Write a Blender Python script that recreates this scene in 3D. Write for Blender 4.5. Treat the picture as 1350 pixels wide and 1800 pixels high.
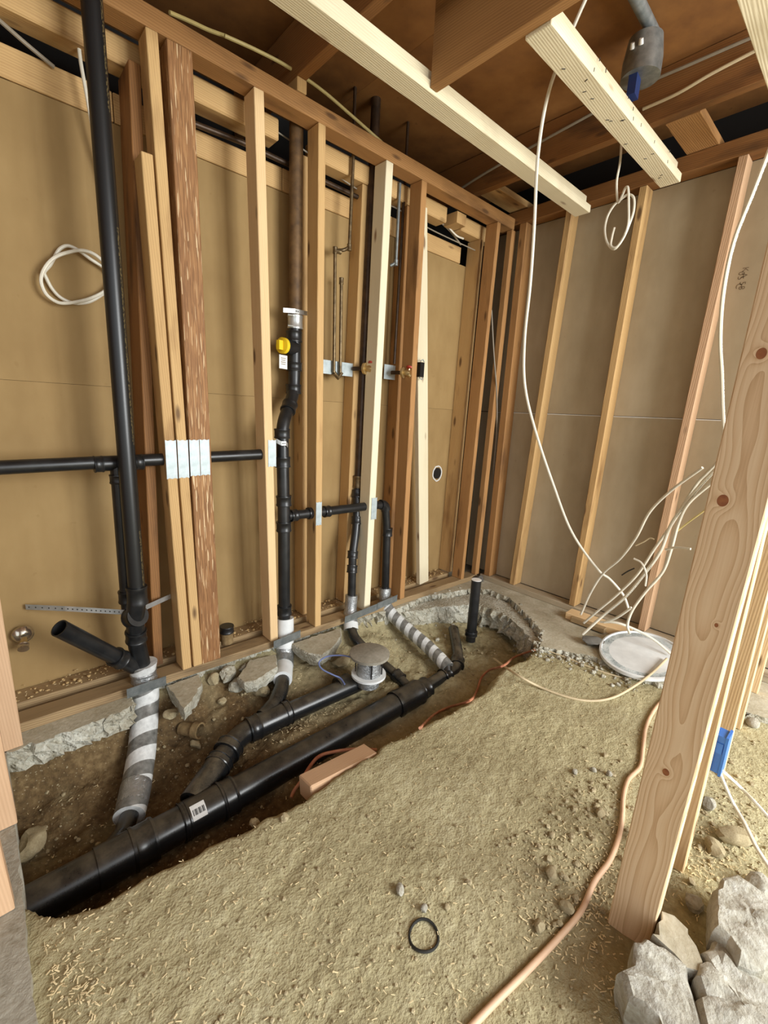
import bpy, bmesh, math, random
import numpy as np
from mathutils import Vector, Matrix, Quaternion

for o in list(bpy.data.objects):
    bpy.data.objects.remove(o, do_unlink=True)
SC = bpy.context.scene
COL = SC.collection
random.seed(7)
RNG = np.random.RandomState(11)

# ------------------------------------------------------------------ camera
# world: slab top z=0, plumbing wall stud faces on y=0, right wall stud faces on x=0, corner at the origin
F_PX, CX, CY = 785.904, 675.0, 900.0
RM = np.array([[0.74489216, -0.66534205, 0.04955437],
               [-0.10725106, -0.19271977, -0.97537495],
               [0.65850808, 0.72123439, -0.21491408]])
CAM = np.array([-2.746, -1.889, 1.195])
cd = bpy.data.cameras.new('camera')
cam = bpy.data.objects.new('camera', cd); COL.objects.link(cam)
cd.sensor_fit = 'VERTICAL'; cd.sensor_height = 36.0; cd.lens = F_PX / 1800.0 * 36.0
cd.clip_start = 0.02
cam.matrix_world = Matrix(((RM[0][0], -RM[1][0], -RM[2][0], CAM[0]),
                           (RM[0][1], -RM[1][1], -RM[2][1], CAM[1]),
                           (RM[0][2], -RM[1][2], -RM[2][2], CAM[2]), (0, 0, 0, 1)))
SC.camera = cam

# ------------------------------------------------------------------ light: overcast daylight through the open side of the building
w = bpy.data.worlds.new('world'); SC.world = w; w.use_nodes = True
bg = w.node_tree.nodes['Background']
bg.inputs[0].default_value = (0.95, 1.0, 1.06, 1); bg.inputs[1].default_value = 1.35
sl = bpy.data.lights.new('daylight', 'AREA'); so = bpy.data.objects.new('daylight', sl); COL.objects.link(so)
sl.shape = 'RECTANGLE'; sl.size = 1.7; sl.size_y = 1.7; sl.energy = 175; sl.color = (0.98, 1.0, 0.99)   # the wide open doorway of the building
so.location = (-0.8, -4.2, 1.5); so.rotation_euler = Vector((-0.1, 1.0, -0.08)).to_track_quat('-Z', 'Y').to_euler()
SC.view_settings.view_transform = 'Standard'; SC.view_settings.look = 'None'
SC.view_settings.exposure = 0.26; SC.view_settings.gamma = 1.0
SC.view_settings.use_curve_mapping = False

# ------------------------------------------------------------------ points: where a sight line meets a plane of the room
def P(px, py, ax, v):
    d = RM.T @ np.array([px - CX, py - CY, F_PX]); i = 'xyz'.index(ax)
    return Vector(CAM + (v - CAM[i]) / d[i] * d)
def X(px, py, v=0.0): return P(px, py, 'x', v)
def Y(px, py, v=0.0): return P(px, py, 'y', v)
def Z(px, py, v=0.0): return P(px, py, 'z', v)
V = Vector

# ------------------------------------------------------------------ materials
MATS = {}
class NT:
    def __init__(s, name):
        s.m = bpy.data.materials.new(name); s.m.use_nodes = True
        s.t = s.m.node_tree; s.n = s.t.nodes; s.b = s.n['Principled BSDF']; MATS[name] = s.m
    def new(s, typ, **kw):
        nd = s.n.new(typ)
        for k, v in kw.items(): setattr(nd, k, v)
        return nd
    def link(s, a, b): s.t.links.new(a, b)
    def set(s, inp, v):
        if hasattr(v, 'is_output') or isinstance(v, bpy.types.NodeSocket): s.link(v, inp)
        else: inp.default_value = v
    def math(s, op, a, b=0.0, c=0.0, clamp=False):
        nd = s.new('ShaderNodeMath', operation=op, use_clamp=clamp)
        s.set(nd.inputs[0], a); s.set(nd.inputs[1], b); s.set(nd.inputs[2], c); return nd.outputs[0]
    def coord(s, kind='Object', scale=(1, 1, 1), rand=False):
        tc = s.new('ShaderNodeTexCoord'); o = tc.outputs[kind]
        if rand:
            oi = s.new('ShaderNodeObjectInfo'); va = s.new('ShaderNodeVectorMath', operation='MULTIPLY_ADD')
            cb = s.new('ShaderNodeCombineXYZ')
            for i, k in enumerate((7.3, 3.1, 17.7)):
                s.link(s.math('MULTIPLY', oi.outputs['Random'], k), cb.inputs[i])
            s.link(o, va.inputs[0]); va.inputs[1].default_value = (1, 1, 1); s.link(cb.outputs[0], va.inputs[2]); o = va.outputs[0]
        mp = s.new('ShaderNodeMapping'); s.link(o, mp.inputs[0]); mp.inputs['Scale'].default_value = scale
        return mp.outputs[0]
    def noise(s, vec, scale=5, detail=4, rough=0.55, dist=0.0, out='Fac'):
        nd = s.new('ShaderNodeTexNoise'); s.link(vec, nd.inputs['Vector'])
        nd.inputs['Scale'].default_value = scale; nd.inputs['Detail'].default_value = detail
        nd.inputs['Roughness'].default_value = rough; nd.inputs['Distortion'].default_value = dist
        return nd.outputs[out]
    def voro(s, vec, scale=5, feature='F1', out='Distance', rand=1.0):
        nd = s.new('ShaderNodeTexVoronoi', feature=feature); s.link(vec, nd.inputs['Vector'])
        nd.inputs['Scale'].default_value = scale; nd.inputs['Randomness'].default_value = rand
        return nd.outputs[out]
    def ramp(s, fac, stops, interp='LINEAR'):
        nd = s.new('ShaderNodeValToRGB'); nd.color_ramp.interpolation = interp; e = nd.color_ramp.elements
        while len(e) < len(stops): e.new(0.5)
        for el, (p, c) in zip(e, stops):
            el.position = p; el.color = (c[0], c[1], c[2], 1) if not isinstance(c, (int, float)) else (c, c, c, 1)
        s.link(fac, nd.inputs[0]); return nd.outputs[0]
    def mix(s, fac, a, b, blend='MIX'):
        nd = s.new('ShaderNodeMix', data_type='RGBA', blend_type=blend)
        s.set(nd.inputs[0], fac)
        for i, v in ((6, a), (7, b)):
            if isinstance(v, tuple): nd.inputs[i].default_value = (*v[:3], 1)
            else: s.link(v, nd.inputs[i])
        return nd.outputs[2]
    def bump(s, h, strength=0.3, dist=0.01):
        nd = s.new('ShaderNodeBump'); s.link(h, nd.inputs['Height']); nd.inputs['Strength'].default_value = strength
        nd.inputs['Distance'].default_value = dist; s.link(nd.outputs[0], s.b.inputs['Normal'])
    def fin(s, color, rough=0.6, metal=0.0, spec=None):
        s.set(s.b.inputs['Base Color'], (*color, 1) if isinstance(color, tuple) else color)
        s.set(s.b.inputs['Roughness'], rough); s.set(s.b.inputs['Metallic'], metal)
        if spec is not None: s.b.inputs['Specular IOR Level'].default_value = spec
        return s.m
def lin(r, g, b):
    f = lambda c: (c / 255 / 12.92) if c / 255 <= 0.04045 else ((c / 255 + 0.055) / 1.055) ** 2.4
    return (f(r), f(g), f(b))

def wood(name, light, dark, knot=(0.10, 0.045, 0.015), ring=75, contrast=0.6, knots=True, stain=None):
    s = NT(name); v = s.coord(scale=(1, 1, 0.05), rand=True)
    off = s.new('ShaderNodeVectorMath', operation='ADD'); s.link(v, off.inputs[0]); off.inputs[1].default_value = (0.05, 0.02, 0)
    wv = s.new('ShaderNodeTexWave', wave_type='BANDS', bands_direction='DIAGONAL')
    s.link(off.outputs[0], wv.inputs['Vector']); wv.inputs['Scale'].default_value = ring
    wv.inputs['Distortion'].default_value = 5.0; wv.inputs['Detail'].default_value = 2.0; wv.inputs['Detail Scale'].default_value = 0.35
    fib = s.noise(s.coord(scale=(260, 260, 5), rand=True), 1.0, 3)
    big = s.noise(s.coord(scale=(6, 6, 1.6), rand=True), 1.0, 3)
    f = s.math('ADD', s.math('MULTIPLY', wv.outputs['Fac'], 0.40 * contrast), s.math('MULTIPLY', fib, 0.35))
    f = s.math('ADD', f, s.math('MULTIPLY', s.math('SUBTRACT', big, 0.5), 0.7), clamp=True)
    col = s.ramp(f, [(0.12, light), (0.85, dark)])
    if stain:
        st = s.ramp(s.noise(s.coord(scale=(9, 9, 2.0), rand=True), 1.0, 4), [(0.56, 0.0), (0.72, 0.75)])
        col = s.mix(st, col, stain)
    if knots:
        kv = s.voro(s.coord(scale=(11, 11, 3.4), rand=True), 1.0)
        col = s.mix(s.ramp(kv, [(0.075, 0.85), (0.15, 0.0)]), col, knot)
    s.bump(s.math('ADD', fib, wv.outputs['Fac']), 0.18, 0.002)
    return s.fin(col, 0.72)

wood('wood_tan', lin(204, 168, 114), lin(162, 122, 72), stain=lin(132, 94, 54))
wood('wood_orange', lin(178, 132, 80), lin(126, 86, 46), stain=lin(96, 64, 34))
wood('wood_new', lin(230, 219, 188), lin(208, 193, 156), knot=lin(120, 80, 40), contrast=0.35)
wood('wood_pale', lin(228, 196, 148), lin(196, 154, 104), contrast=0.5)
wood('wood_pink', lin(208, 172, 136), lin(178, 140, 104), contrast=0.45)
wood('wood_old', lin(150, 104, 56), lin(96, 60, 28), stain=lin(62, 38, 18))
wood('wood_dusty', lin(188, 174, 148), lin(140, 122, 96), stain=lin(112, 92, 68), contrast=0.6)
wood('wood_rot', lin(168, 142, 102), lin(112, 88, 60), stain=lin(82, 62, 40), contrast=0.8)

def m_post():
    # flat-sawn board: growth rings round an axis just behind the face, cathedral loops and three knots
    s = NT('wood_post'); tc = s.new('ShaderNodeTexCoord'); sp = s.new('ShaderNodeSeparateXYZ'); s.link(tc.outputs['Object'], sp.inputs[0])
    x, y, z = sp.outputs
    lo = s.noise(s.coord(scale=(0.6, 0.6, 1.5)), 1.0, 2, 0.5); lo2 = s.noise(s.coord(scale=(30, 30, 3.0)), 1.0, 2); wob = s.noise(s.coord(scale=(0.5, 0.5, 2.6)), 1.0, 1)
    u = s.math('SUBTRACT', s.math('MULTIPLY', x, 22.0), s.math('MULTIPLY', s.math('SUBTRACT', wob, 0.5), 1.6))
    f = s.math('ADD', s.math('MULTIPLY', s.math('MULTIPLY', u, u), 1.5), s.math('MULTIPLY', lo, 4.2)); f = s.math('ADD', f, s.math('MULTIPLY', lo2, 0.35))
    kn = None
    for (kx, kz, r) in KNOTS:
        dx = s.math('DIVIDE', s.math('SUBTRACT', x, kx), r); dz = s.math('DIVIDE', s.math('SUBTRACT', z, kz), r * 1.25)
        d = s.math('SQRT', s.math('ADD', s.math('MULTIPLY', dx, dx), s.math('MULTIPLY', dz, dz)))
        g = s.math('EXPONENT', s.math('MULTIPLY', s.math('MULTIPLY', d, d), -0.35))
        f = s.math('ADD', f, s.math('MULTIPLY', g, 0.9))
        k = s.math('LESS_THAN', d, 1.0)
        kn = k if kn is None else s.math('MAXIMUM', kn, k)
    rings = s.math('FRACT', s.math('MULTIPLY', f, 2.6))
    fib = s.noise(s.coord(scale=(300, 300, 6)), 1.0, 3)
    t = s.math('ADD', s.math('MULTIPLY', s.math('POWER', rings, 1.5), 0.5), s.math('MULTIPLY', fib, 0.42), clamp=True)
    col = s.ramp(t, [(0.1, lin(232, 204, 166)), (0.5, lin(217, 183, 142)), (0.95, lin(180, 138, 94))])
    col = s.mix(kn, col, s.ramp(s.noise(s.coord(scale=(60, 60, 60)), 1, 2), [(0.3, lin(128, 70, 36)), (0.7, lin(158, 98, 54))]))
    s.bump(t, 0.12, 0.002); s.fin(col, 0.66)
KNOTS = [(0.021, 1.121, 0.0095), (0.004, 0.497, 0.007), (0.017, 1.395, 0.008), (-0.018, 0.87, 0.0035)]
m_post()

def m_psl():
    s = NT('strand_lumber'); v = s.coord(scale=(340, 340, 18))
    c = s.voro(v, 1.0, out='Color'); sp = s.new('ShaderNodeSeparateColor'); s.link(c, sp.inputs[0])
    n = s.noise(s.coord(scale=(140, 140, 6)), 1.0, 3)
    low = s.noise(s.coord(scale=(12, 12, 1.2)), 1.0, 2)
    t = s.math('ADD', s.math('MULTIPLY', sp.outputs[0], 0.75), s.math('MULTIPLY', n, 0.35))
    col = s.ramp(t, [(0.15, lin(122, 84, 48)), (0.6, lin(152, 108, 66)), (0.84, lin(168, 124, 78)), (0.93, lin(226, 200, 158))])
    col = s.mix(s.ramp(low, [(0.45, 0.0), (0.7, 0.4)]), col, lin(118, 74, 38))
    s.bump(s.math('ADD', sp.outputs[0], n), 0.5, 0.003); s.fin(col, 0.7)
m_psl()

def m_drywall(name, base, dark, light):
    s = NT(name); v = s.coord('Object')
    a = s.noise(v, 1.6, 5); b = s.noise(s.coord(scale=(1, 1, 0.4)), 9, 4); c = s.noise(v, 120, 3)
    t = s.math('ADD', s.math('MULTIPLY', a, 0.6), s.math('MULTIPLY', b, 0.4))
    col = s.ramp(t, [(0.32, dark), (0.52, base), (0.72, light)])
    sp = s.ramp(s.noise(v, 26, 2, 0.4), [(0.72, 0.0), (0.78, 0.5)])
    col = s.mix(sp, col, dark); s.bump(c, 0.06, 0.002); s.fin(col, 0.8)
m_drywall('paper_tan', lin(155, 127, 81), lin(139, 111, 67), lin(170, 142, 95))
m_drywall('paper_grey', lin(176, 161, 133), lin(161, 146, 118), lin(190, 176, 149))
m_drywall('plywood_brown', lin(138, 92, 42), lin(104, 64, 26), lin(158, 110, 56))

def m_dirt():
    s = NT('soil'); v = s.coord('Object')
    at = s.new('ShaderNodeAttribute', attribute_name='damp')
    a = s.noise(v, 3.0, 6); b = s.noise(v, 48, 6); c = s.noise(v, 160, 4)
    t = s.math('ADD', s.math('MULTIPLY', a, 0.5), s.math('MULTIPLY', b, 0.5))
    dry = s.ramp(t, [(0.32, lin(146, 136, 103)), (0.5, lin(172, 162, 126)), (0.7, lin(188, 180, 146))])
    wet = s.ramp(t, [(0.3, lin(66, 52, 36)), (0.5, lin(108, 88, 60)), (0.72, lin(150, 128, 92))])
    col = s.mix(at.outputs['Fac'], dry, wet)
    gr = s.voro(v, 75); col = s.mix(s.ramp(gr, [(0.10, 0.35), (0.2, 0.0)]), col, lin(205, 192, 160))
    h = s.math('ADD', s.math('MULTIPLY', b, 1.0), s.math('MULTIPLY', c, 0.5)); s.bump(h, 0.8, 0.010); s.fin(col, 0.95, spec=0.15)
m_dirt()

def m_conc(name, base, dark, light, agg=True, bumpd=0.006, sc=1.0):
    s = NT(name); v = s.coord('Object')
    a = s.noise(v, 7 * sc, 6, 0.65); b = s.noise(v, 70 * sc, 4); g = s.voro(v, 95 * sc)
    t = s.math('ADD', s.math('MULTIPLY', a, 0.65), s.math('MULTIPLY', b, 0.35))
    col = s.ramp(t, [(0.32, dark), (0.52, base), (0.68, light)])
    if agg: col = s.mix(s.ramp(g, [(0.13, 0.7), (0.24, 0.0)]), col, lin(92, 86, 72))
    s.bump(s.math('ADD', s.math('ADD', a, b), g) if agg else s.math('ADD', s.noise(v, 30 * sc, 8, 0.75), s.math('MULTIPLY', b, 0.8)), 0.7, bumpd); s.fin(col, 0.9, spec=0.2)
m_conc('concrete_slab', lin(180, 172, 150), lin(152, 142, 116), lin(202, 196, 176), agg=False, bumpd=0.003)
m_conc('concrete_broken', lin(176, 172, 156), lin(128, 118, 94), lin(210, 210, 198))
m_conc('concrete_rubble', lin(182, 178, 164), lin(136, 126, 104), lin(212, 211, 202), agg=False, bumpd=0.012)
m_conc('concrete_curb', lin(168, 162, 146), lin(138, 130, 112), lin(190, 184, 168), agg=False)
m_conc('pebble', lin(168, 154, 122), lin(138, 124, 94), lin(190, 178, 148), agg=False, bumpd=0.002, sc=3)
m_conc('clay', lin(134, 112, 78), lin(98, 78, 52), lin(154, 132, 96), agg=False, bumpd=0.003)
m_conc('plaster_dust', lin(196, 203, 202), lin(108, 120, 122), lin(228, 232, 230), agg=False, bumpd=0.004, sc=2.2)
m_conc('cover_grey', lin(142, 136, 122), lin(118, 112, 98), lin(160, 154, 140), agg=False, bumpd=0.001)

def m_abs(name, dusty):
    s = NT(name); v = s.coord('Object')
    n = s.noise(v, 16, 5); f = s.noise(v, 160, 2)
    base = lin(24, 25, 26)
    if dusty:
        g = s.new('ShaderNodeNewGeometry'); sp = s.new('ShaderNodeSeparateXYZ'); s.link(g.outputs['Normal'], sp.inputs[0])
        up = s.ramp(sp.outputs[2], [(0.4, 0.0), (0.95, 0.55)])
        d = s.math('MULTIPLY', up, s.ramp(s.math('ADD', s.math('MULTIPLY', n, 0.8), s.math('MULTIPLY', f, 0.2)), [(0.36, 0.1), (0.62, 1.0)]))
        col = s.mix(s.math('MULTIPLY', d, dusty, clamp=True), base, lin(100, 90, 72))
        r = s.math('ADD', s.math('MULTIPLY', d, 0.45), 0.24, clamp=True)
    else:
        col = s.ramp(n, [(0.4, base), (0.75, lin(40, 40, 40))]); r = s.math('ADD', s.math('MULTIPLY', n, 0.25), 0.22)
    s.fin(col, r, spec=0.5)
m_abs('abs_black', 0); m_abs('abs_dusty', 1.0); m_abs('abs_buried', 1.7)

def m_wrap(name, k, bandw, slope):
    s = NT(name); uv = s.new('ShaderNodeTexCoord').outputs['UV']; sp = s.new('ShaderNodeSeparateXYZ'); s.link(uv, sp.inputs[0])
    t = s.math('FRACT', s.math('ADD', s.math('MULTIPLY', sp.outputs[1], k), s.math('MULTIPLY', sp.outputs[0], slope)))
    band = s.math('LESS_THAN', t, bandw); n = s.noise(s.coord('Object'), 45, 4)
    foam = s.ramp(n, [(0.3, lin(192, 194, 192)), (0.7, lin(226, 228, 226))]); tape = s.ramp(n, [(0.3, lin(104, 104, 100)), (0.7, lin(150, 150, 146))])
    s.bump(s.math('ADD', s.math('MULTIPLY', band, 0.4), n), 0.35, 0.004)
    s.fin(s.mix(band, foam, tape), s.math('SUBTRACT', 0.75, s.math('MULTIPLY', band, 0.4)), s.math('MULTIPLY', band, 0.25))
m_wrap('foam_taped', 13.5, 0.52, -1.0); m_wrap('foam_wide', 8.0, 0.48, -1.0)
def m_metal(name, c1, c2, rough, metal, sc=30, bump=0.0):
    s = NT(name); n = s.noise(s.coord('Object'), sc, 4); s.fin(s.ramp(n, [(0.3, c1), (0.7, c2)]), rough, metal)
    if bump: s.bump(s.noise(s.coord('Object', scale=(1, 1, 2.2)), 60, 3, dist=1.5), bump, 0.006)
m_metal('foil', lin(150, 152, 152), lin(196, 198, 198), 0.33, 0.75, 30, 0.7)
m_metal('galvanized', lin(160, 172, 174), lin(190, 200, 202), 0.5, 0.35)
m_metal('galv_dark', lin(118, 124, 124), lin(156, 160, 158), 0.45, 0.6)
m_metal('cast_iron', lin(74, 54, 34), lin(124, 94, 58), 0.6, 0.25, 18)
m_metal('steel_pipe', lin(48, 36, 26), lin(84, 64, 46), 0.45, 0.4, 18)
m_metal('copper_old', lin(84, 70, 50), lin(136, 116, 84), 0.4, 0.7, 40)
m_metal('copper_coated', lin(170, 100, 70), lin(206, 150, 118), 0.5, 0.1, 14)
m_metal('brass', lin(190, 160, 100), lin(216, 196, 150), 0.3, 0.8)
m_metal('chrome', lin(170, 160, 140), lin(214, 208, 196), 0.2, 0.9)
m_metal('steel_band', lin(176, 178, 176), lin(206, 208, 206), 0.3, 0.6)
def flat(name, c, rough=0.5, metal=0.0):
    s = NT(name); n = s.noise(s.coord('Object'), 22, 3); d = tuple(k * 0.86 for k in c)
    s.fin(s.ramp(n, [(0.3, d), (0.7, c)]), rough, metal)
flat('foam_white', lin(222, 224, 222), 0.7); flat('cable_white', lin(230, 224, 206), 0.45); flat('cable_dusty', lin(204, 186, 150), 0.55)
flat('cable_yellow', lin(216, 198, 132), 0.5); flat('cable_grey', lin(150, 140, 122), 0.5); flat('cable_blue', lin(104, 116, 158), 0.5)
flat('hose_orange', lin(220, 182, 148), 0.55); flat('yellow_plastic', lin(240, 204, 40), 0.45); flat('red_paint', lin(178, 62, 48), 0.45)
flat('blue_plastic', lin(60, 120, 206), 0.4); flat('blue_dark', lin(40, 62, 120), 0.4); flat('paper_white', lin(236, 236, 232), 0.6); flat('ink', lin(52, 50, 48), 0.7)
flat('felt_void_black', lin(26, 25, 24), 0.85); flat('black_plastic', lin(20, 20, 20), 0.4); flat('ring_black', lin(34, 34, 30), 0.5)  # first colour: tar felt, darkened so the void behind the studs reads black
flat('chip_light', lin(234, 214, 168), 0.8); flat('chip_tan', lin(190, 160, 110), 0.85); flat('stone_dark', lin(104, 100, 92), 0.8)
flat('ink_faint', lin(124, 106, 82), 0.8); flat('insul_black', lin(28, 26, 24), 0.5)
def m_print():
    s = NT('cable_printed'); uv = s.new('ShaderNodeTexCoord').outputs['UV']; sp = s.new('ShaderNodeSeparateXYZ'); s.link(uv, sp.inputs[0])
    mp = s.new('ShaderNodeMapping'); s.link(uv, mp.inputs[0]); mp.inputs['Scale'].default_value = (22, 260, 1)
    ink = s.math('GREATER_THAN', s.noise(mp.outputs[0], 1.0, 1), 0.5)
    du = s.math('LESS_THAN', s.math('ABSOLUTE', s.math('SUBTRACT', sp.outputs[0], 0.5)), 0.06)
    seg = s.math('GREATER_THAN', s.math('SINE', s.math('MULTIPLY', sp.outputs[1], 9.0)), -0.25)
    s.fin(s.mix(s.math('MULTIPLY', s.math('MULTIPLY', ink, du), seg), lin(230, 224, 206), lin(60, 58, 54)), 0.45)
m_print()
def m_absprint():
    s = NT('abs_printed'); uv = s.new('ShaderNodeTexCoord').outputs['UV']; sp = s.new('ShaderNodeSeparateXYZ'); s.link(uv, sp.inputs[0])
    mp = s.new('ShaderNodeMapping'); s.link(uv, mp.inputs[0]); mp.inputs['Scale'].default_value = (40, 110, 1)
    ink = s.math('GREATER_THAN', s.noise(mp.outputs[0], 1.0, 1), 0.5)
    du = s.math('LESS_THAN', s.math('ABSOLUTE', s.math('SUBTRACT', sp.outputs[0], 0.37)), 0.028)
    seg = s.math('GREATER_THAN', s.math('SINE', s.math('MULTIPLY', sp.outputs[1], 6.0)), -0.55)
    s.fin(s.mix(s.math('MULTIPLY', s.math('MULTIPLY', ink, du), seg), lin(25, 26, 27), lin(96, 84, 56)), 0.33)
m_absprint()
M = MATS

# ------------------------------------------------------------------ object helpers
WL = {}
def tag(o, label=None, cat=None, group=None, kind=None):
    for k, v in (('label', label), ('category', cat), ('group', group), ('kind', kind)):
        if v: o[k] = v
    return o
def thing(name, loc, label=None, cat=None, group=None, kind=None):
    o = bpy.data.objects.new(name, None); COL.objects.link(o); o.empty_display_size = 0.05
    o.location = loc; WL[o] = Vector(loc); return tag(o, label, cat, group, kind)
def obj(name, verts, faces, mat, parent=None, smooth=False, uvs=None, label=None, cat=None, group=None, kind=None, angle=40):
    vs = np.array([tuple(v) for v in verts], dtype=float)
    org = Vector((float((vs[:, 0].min() + vs[:, 0].max()) / 2), float((vs[:, 1].min() + vs[:, 1].max()) / 2), float(vs[:, 2].min())))
    me = bpy.data.meshes.new(name); me.from_pydata([tuple(v) for v in vs - np.array(org)], [], faces)
    if uvs is not None:
        ul = me.uv_layers.new(name='UVMap')
        fl = np.array(uvs, dtype=np.float32).reshape(-1); ul.data.foreach_set('uv', fl)
    bm = bmesh.new(); bm.from_mesh(me); bmesh.ops.recalc_face_normals(bm, faces=bm.faces); bm.to_mesh(me); bm.free()
    if smooth:
        me.polygons.foreach_set('use_smooth', [True] * len(me.polygons))
        try: me.set_sharp_from_angle(angle=math.radians(angle))
        except Exception: pass
    me.materials.append(M[mat] if isinstance(mat, str) else mat)
    o = bpy.data.objects.new(name, me); COL.objects.link(o)
    if parent is not None: o.parent = parent; o.location = org - WL[parent]
    else: o.location = org
    WL[o] = org
    return tag(o, label, cat, group, kind)

def frame(d, up=None):
    d = Vector(d).normalized(); u = Vector(up) if up is not None else (Vector((0, 0, 1)) if abs(d.z) < 0.9 else Vector((0, 1, 0)))
    x = (u - d * u.dot(d)).normalized(); return x, d.cross(x).normalized(), d

def lumber(name, a, b, w, d, wdir, mat, parent=None, bev=0.0025, **kw):
    """board from a to b (centre line); w across along wdir, d along the other way; local z is the grain"""
    a, b = Vector(a), Vector(b); L = (b - a).length; xx, yy, zz = frame(b - a, wdir)
    bm = bmesh.new(); bmesh.ops.create_cube(bm, size=1.0)
    for v in bm.verts: v.co = Vector((v.co.x * w, v.co.y * d, (v.co.z + 0.5) * L))
    if bev: bmesh.ops.bevel(bm, geom=bm.edges[:], offset=bev, segments=1, affect='EDGES')
    me = bpy.data.meshes.new(name); bm.to_mesh(me); bm.free(); me.materials.append(M[mat])
    o = bpy.data.objects.new(name, me); COL.objects.link(o)
    off = WL[parent] if parent is not None else Vector((0, 0, 0))
    if parent is not None: o.parent = parent
    o.matrix_local = Matrix.Translation(a - off) @ Matrix((xx, yy, zz)).transposed().to_4x4()
    WL[o] = a
    return tag(o, kw.get('label'), kw.get('cat'), kw.get('group'), kw.get('kind'))

def boxv(x0, x1, y0, y1, z0, z1):
    v = [(x, y, z) for x in (x0, x1) for y in (y0, y1) for z in (z0, z1)]
    f = [(0, 1, 3, 2), (4, 6, 7, 5), (0, 4, 5, 1), (2, 3, 7, 6), (0, 2, 6, 4), (1, 5, 7, 3)]
    return v, f
def box(name, x0, x1, y0, y1, z0, z1, mat, parent=None, **kw):
    v, f = boxv(x0, x1, y0, y1, z0, z1); return obj(name, v, f, mat, parent, **kw)
def obox(name, c, d, up, L, w, h, mat, parent=None, **kw):
    """box centred at c, length L along d, height h along up, width w across"""
    u, s, t = frame(d, up); c = Vector(c)
    v = [c + t * (i * L / 2) + s * (j * w / 2) + u * (k * h / 2) for i in (-1, 1) for j in (-1, 1) for k in (-1, 1)]
    return obj(name, v, boxv(0, 1, 0, 1, 0, 1)[1], mat, parent, **kw)

def spline(pts, n=8):
    p = [Vector(q) for q in pts]
    if len(p) < 3: return p
    p = [p[0] * 2 - p[1]] + p + [p[-1] * 2 - p[-2]]; out = []
    for i in range(1, len(p) - 2):
        for k in range(n):
            t = k / n; a, b, c, d = p[i - 1], p[i], p[i + 1], p[i + 2]
            out.append(0.5 * ((2 * b) + (c - a) * t + (2 * a - 5 * b + 4 * c - d) * t * t + (3 * b - a - 3 * c + d) * t ** 3))
    out.append(p[-2]); return out
def tubev(path, r, seg=14, wall=None, flat=None):
    p = [Vector(q) for q in path]; n = len(p); rs = r if isinstance(r, (list, tuple)) else [r] * n
    tg = []
    for i in range(n):
        t = (p[min(i + 1, n - 1)] - p[max(i - 1, 0)]); tg.append(t.normalized() if t.length > 1e-9 else (tg[-1] if tg else Vector((0, 0, 1))))
    x, y, _ = frame(tg[0]); V_, F_, UV = [], [], []; L = 0.0; Ls = []
    for i in range(n):
        if i:
            q = tg[i - 1].rotation_difference(tg[i]); x = q @ x; x = (x - tg[i] * x.dot(tg[i])).normalized(); L += (p[i] - p[i - 1]).length
        y = tg[i].cross(x); Ls.append(L)
        for k in range(seg):
            a = 2 * math.pi * k / seg; s2 = flat if flat else 1.0
            V_.append(p[i] + (x * math.cos(a) + y * math.sin(a) * s2) * rs[i])
    for i in range(n - 1):
        for k in range(seg):
            k2 = (k + 1) % seg; F_.append((i * seg + k, i * seg + k2, (i + 1) * seg + k2, (i + 1) * seg + k))
            UV += [(k / seg, Ls[i]), ((k + 1) / seg, Ls[i]), ((k + 1) / seg, Ls[i + 1]), (k / seg, Ls[i + 1])]
    if wall is None:
        F_.append(tuple(range(seg))[::-1]); F_.append(tuple((n - 1) * seg + k for k in range(seg)))
        UV += [(0.5, 0)] * seg + [(0.5, L)] * seg
    else:     # open ended pipe: an inner skin and two annular rims
        b = len(V_)
        for i in range(n):
            for k in range(seg):
                c = p[i]; V_.append(c + (V_[i * seg + k] - c) * ((rs[i] - wall) / rs[i]))
        for i in range(n - 1):
            for k in range(seg):
                k2 = (k + 1) % seg; F_.append((b + i * seg + k, b + (i + 1) * seg + k, b + (i + 1) * seg + k2, b + i * seg + k2)); UV += [(0.5, 0)] * 4
        for i in (0, n - 1):
            for k in range(seg):
                k2 = (k + 1) % seg; F_.append((i * seg + k, i * seg + k2, b + i * seg + k2, b + i * seg + k)); UV += [(0.5, 0)] * 4
    return V_, F_, UV
def tube(name, path, r, mat, parent=None, seg=14, smooth_path=False, wall=None, flat=None, n=8, **kw):
    if smooth_path: path = spline(path, n)
    v, f, uv = tubev(path, r, seg, wall, flat)
    return obj(name, v, f, mat, parent, True, uv, **kw)
def bend(a, c, b, r=0.04, n=6):
    """elbow a -> b rounding the corner c"""
    a, c, b = Vector(a), Vector(c), Vector(b); r1 = min(r, (a - c).length * 0.49, (b - c).length * 0.49)
    s, e = c + (a - c).normalized() * r1, c + (b - c).normalized() * r1
    return [s * (1 - t) ** 2 + c * 2 * t * (1 - t) + e * t * t for t in [i / n for i in range(n + 1)]]
def rounded(pts, r=0.04, n=6):
    p = [Vector(q) for q in pts]; out = [p[0]]
    for i in range(1, len(p) - 1): out += bend(p[i - 1], p[i], p[i + 1], r, n)
    out.append(p[-1]); return out
def hub(name, c, d, L, r, mat, parent, **kw):
    """moulded socket collar round a pipe, with rolled rims"""
    d = Vector(d).normalized(); c = Vector(c)
    prof = [(-.5, r * .88), (-.5, r * 1.0), (-.38, r * 1.03), (-.3, r * .97), (.3, r * .97), (.38, r * 1.03), (.5, r), (.5, r * .88)]
    return tube(name, [c + d * (t * L + i * 1e-5) for i, (t, q) in enumerate(prof)], [q for t, q in prof], mat, parent, seg=20, **kw)
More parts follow.
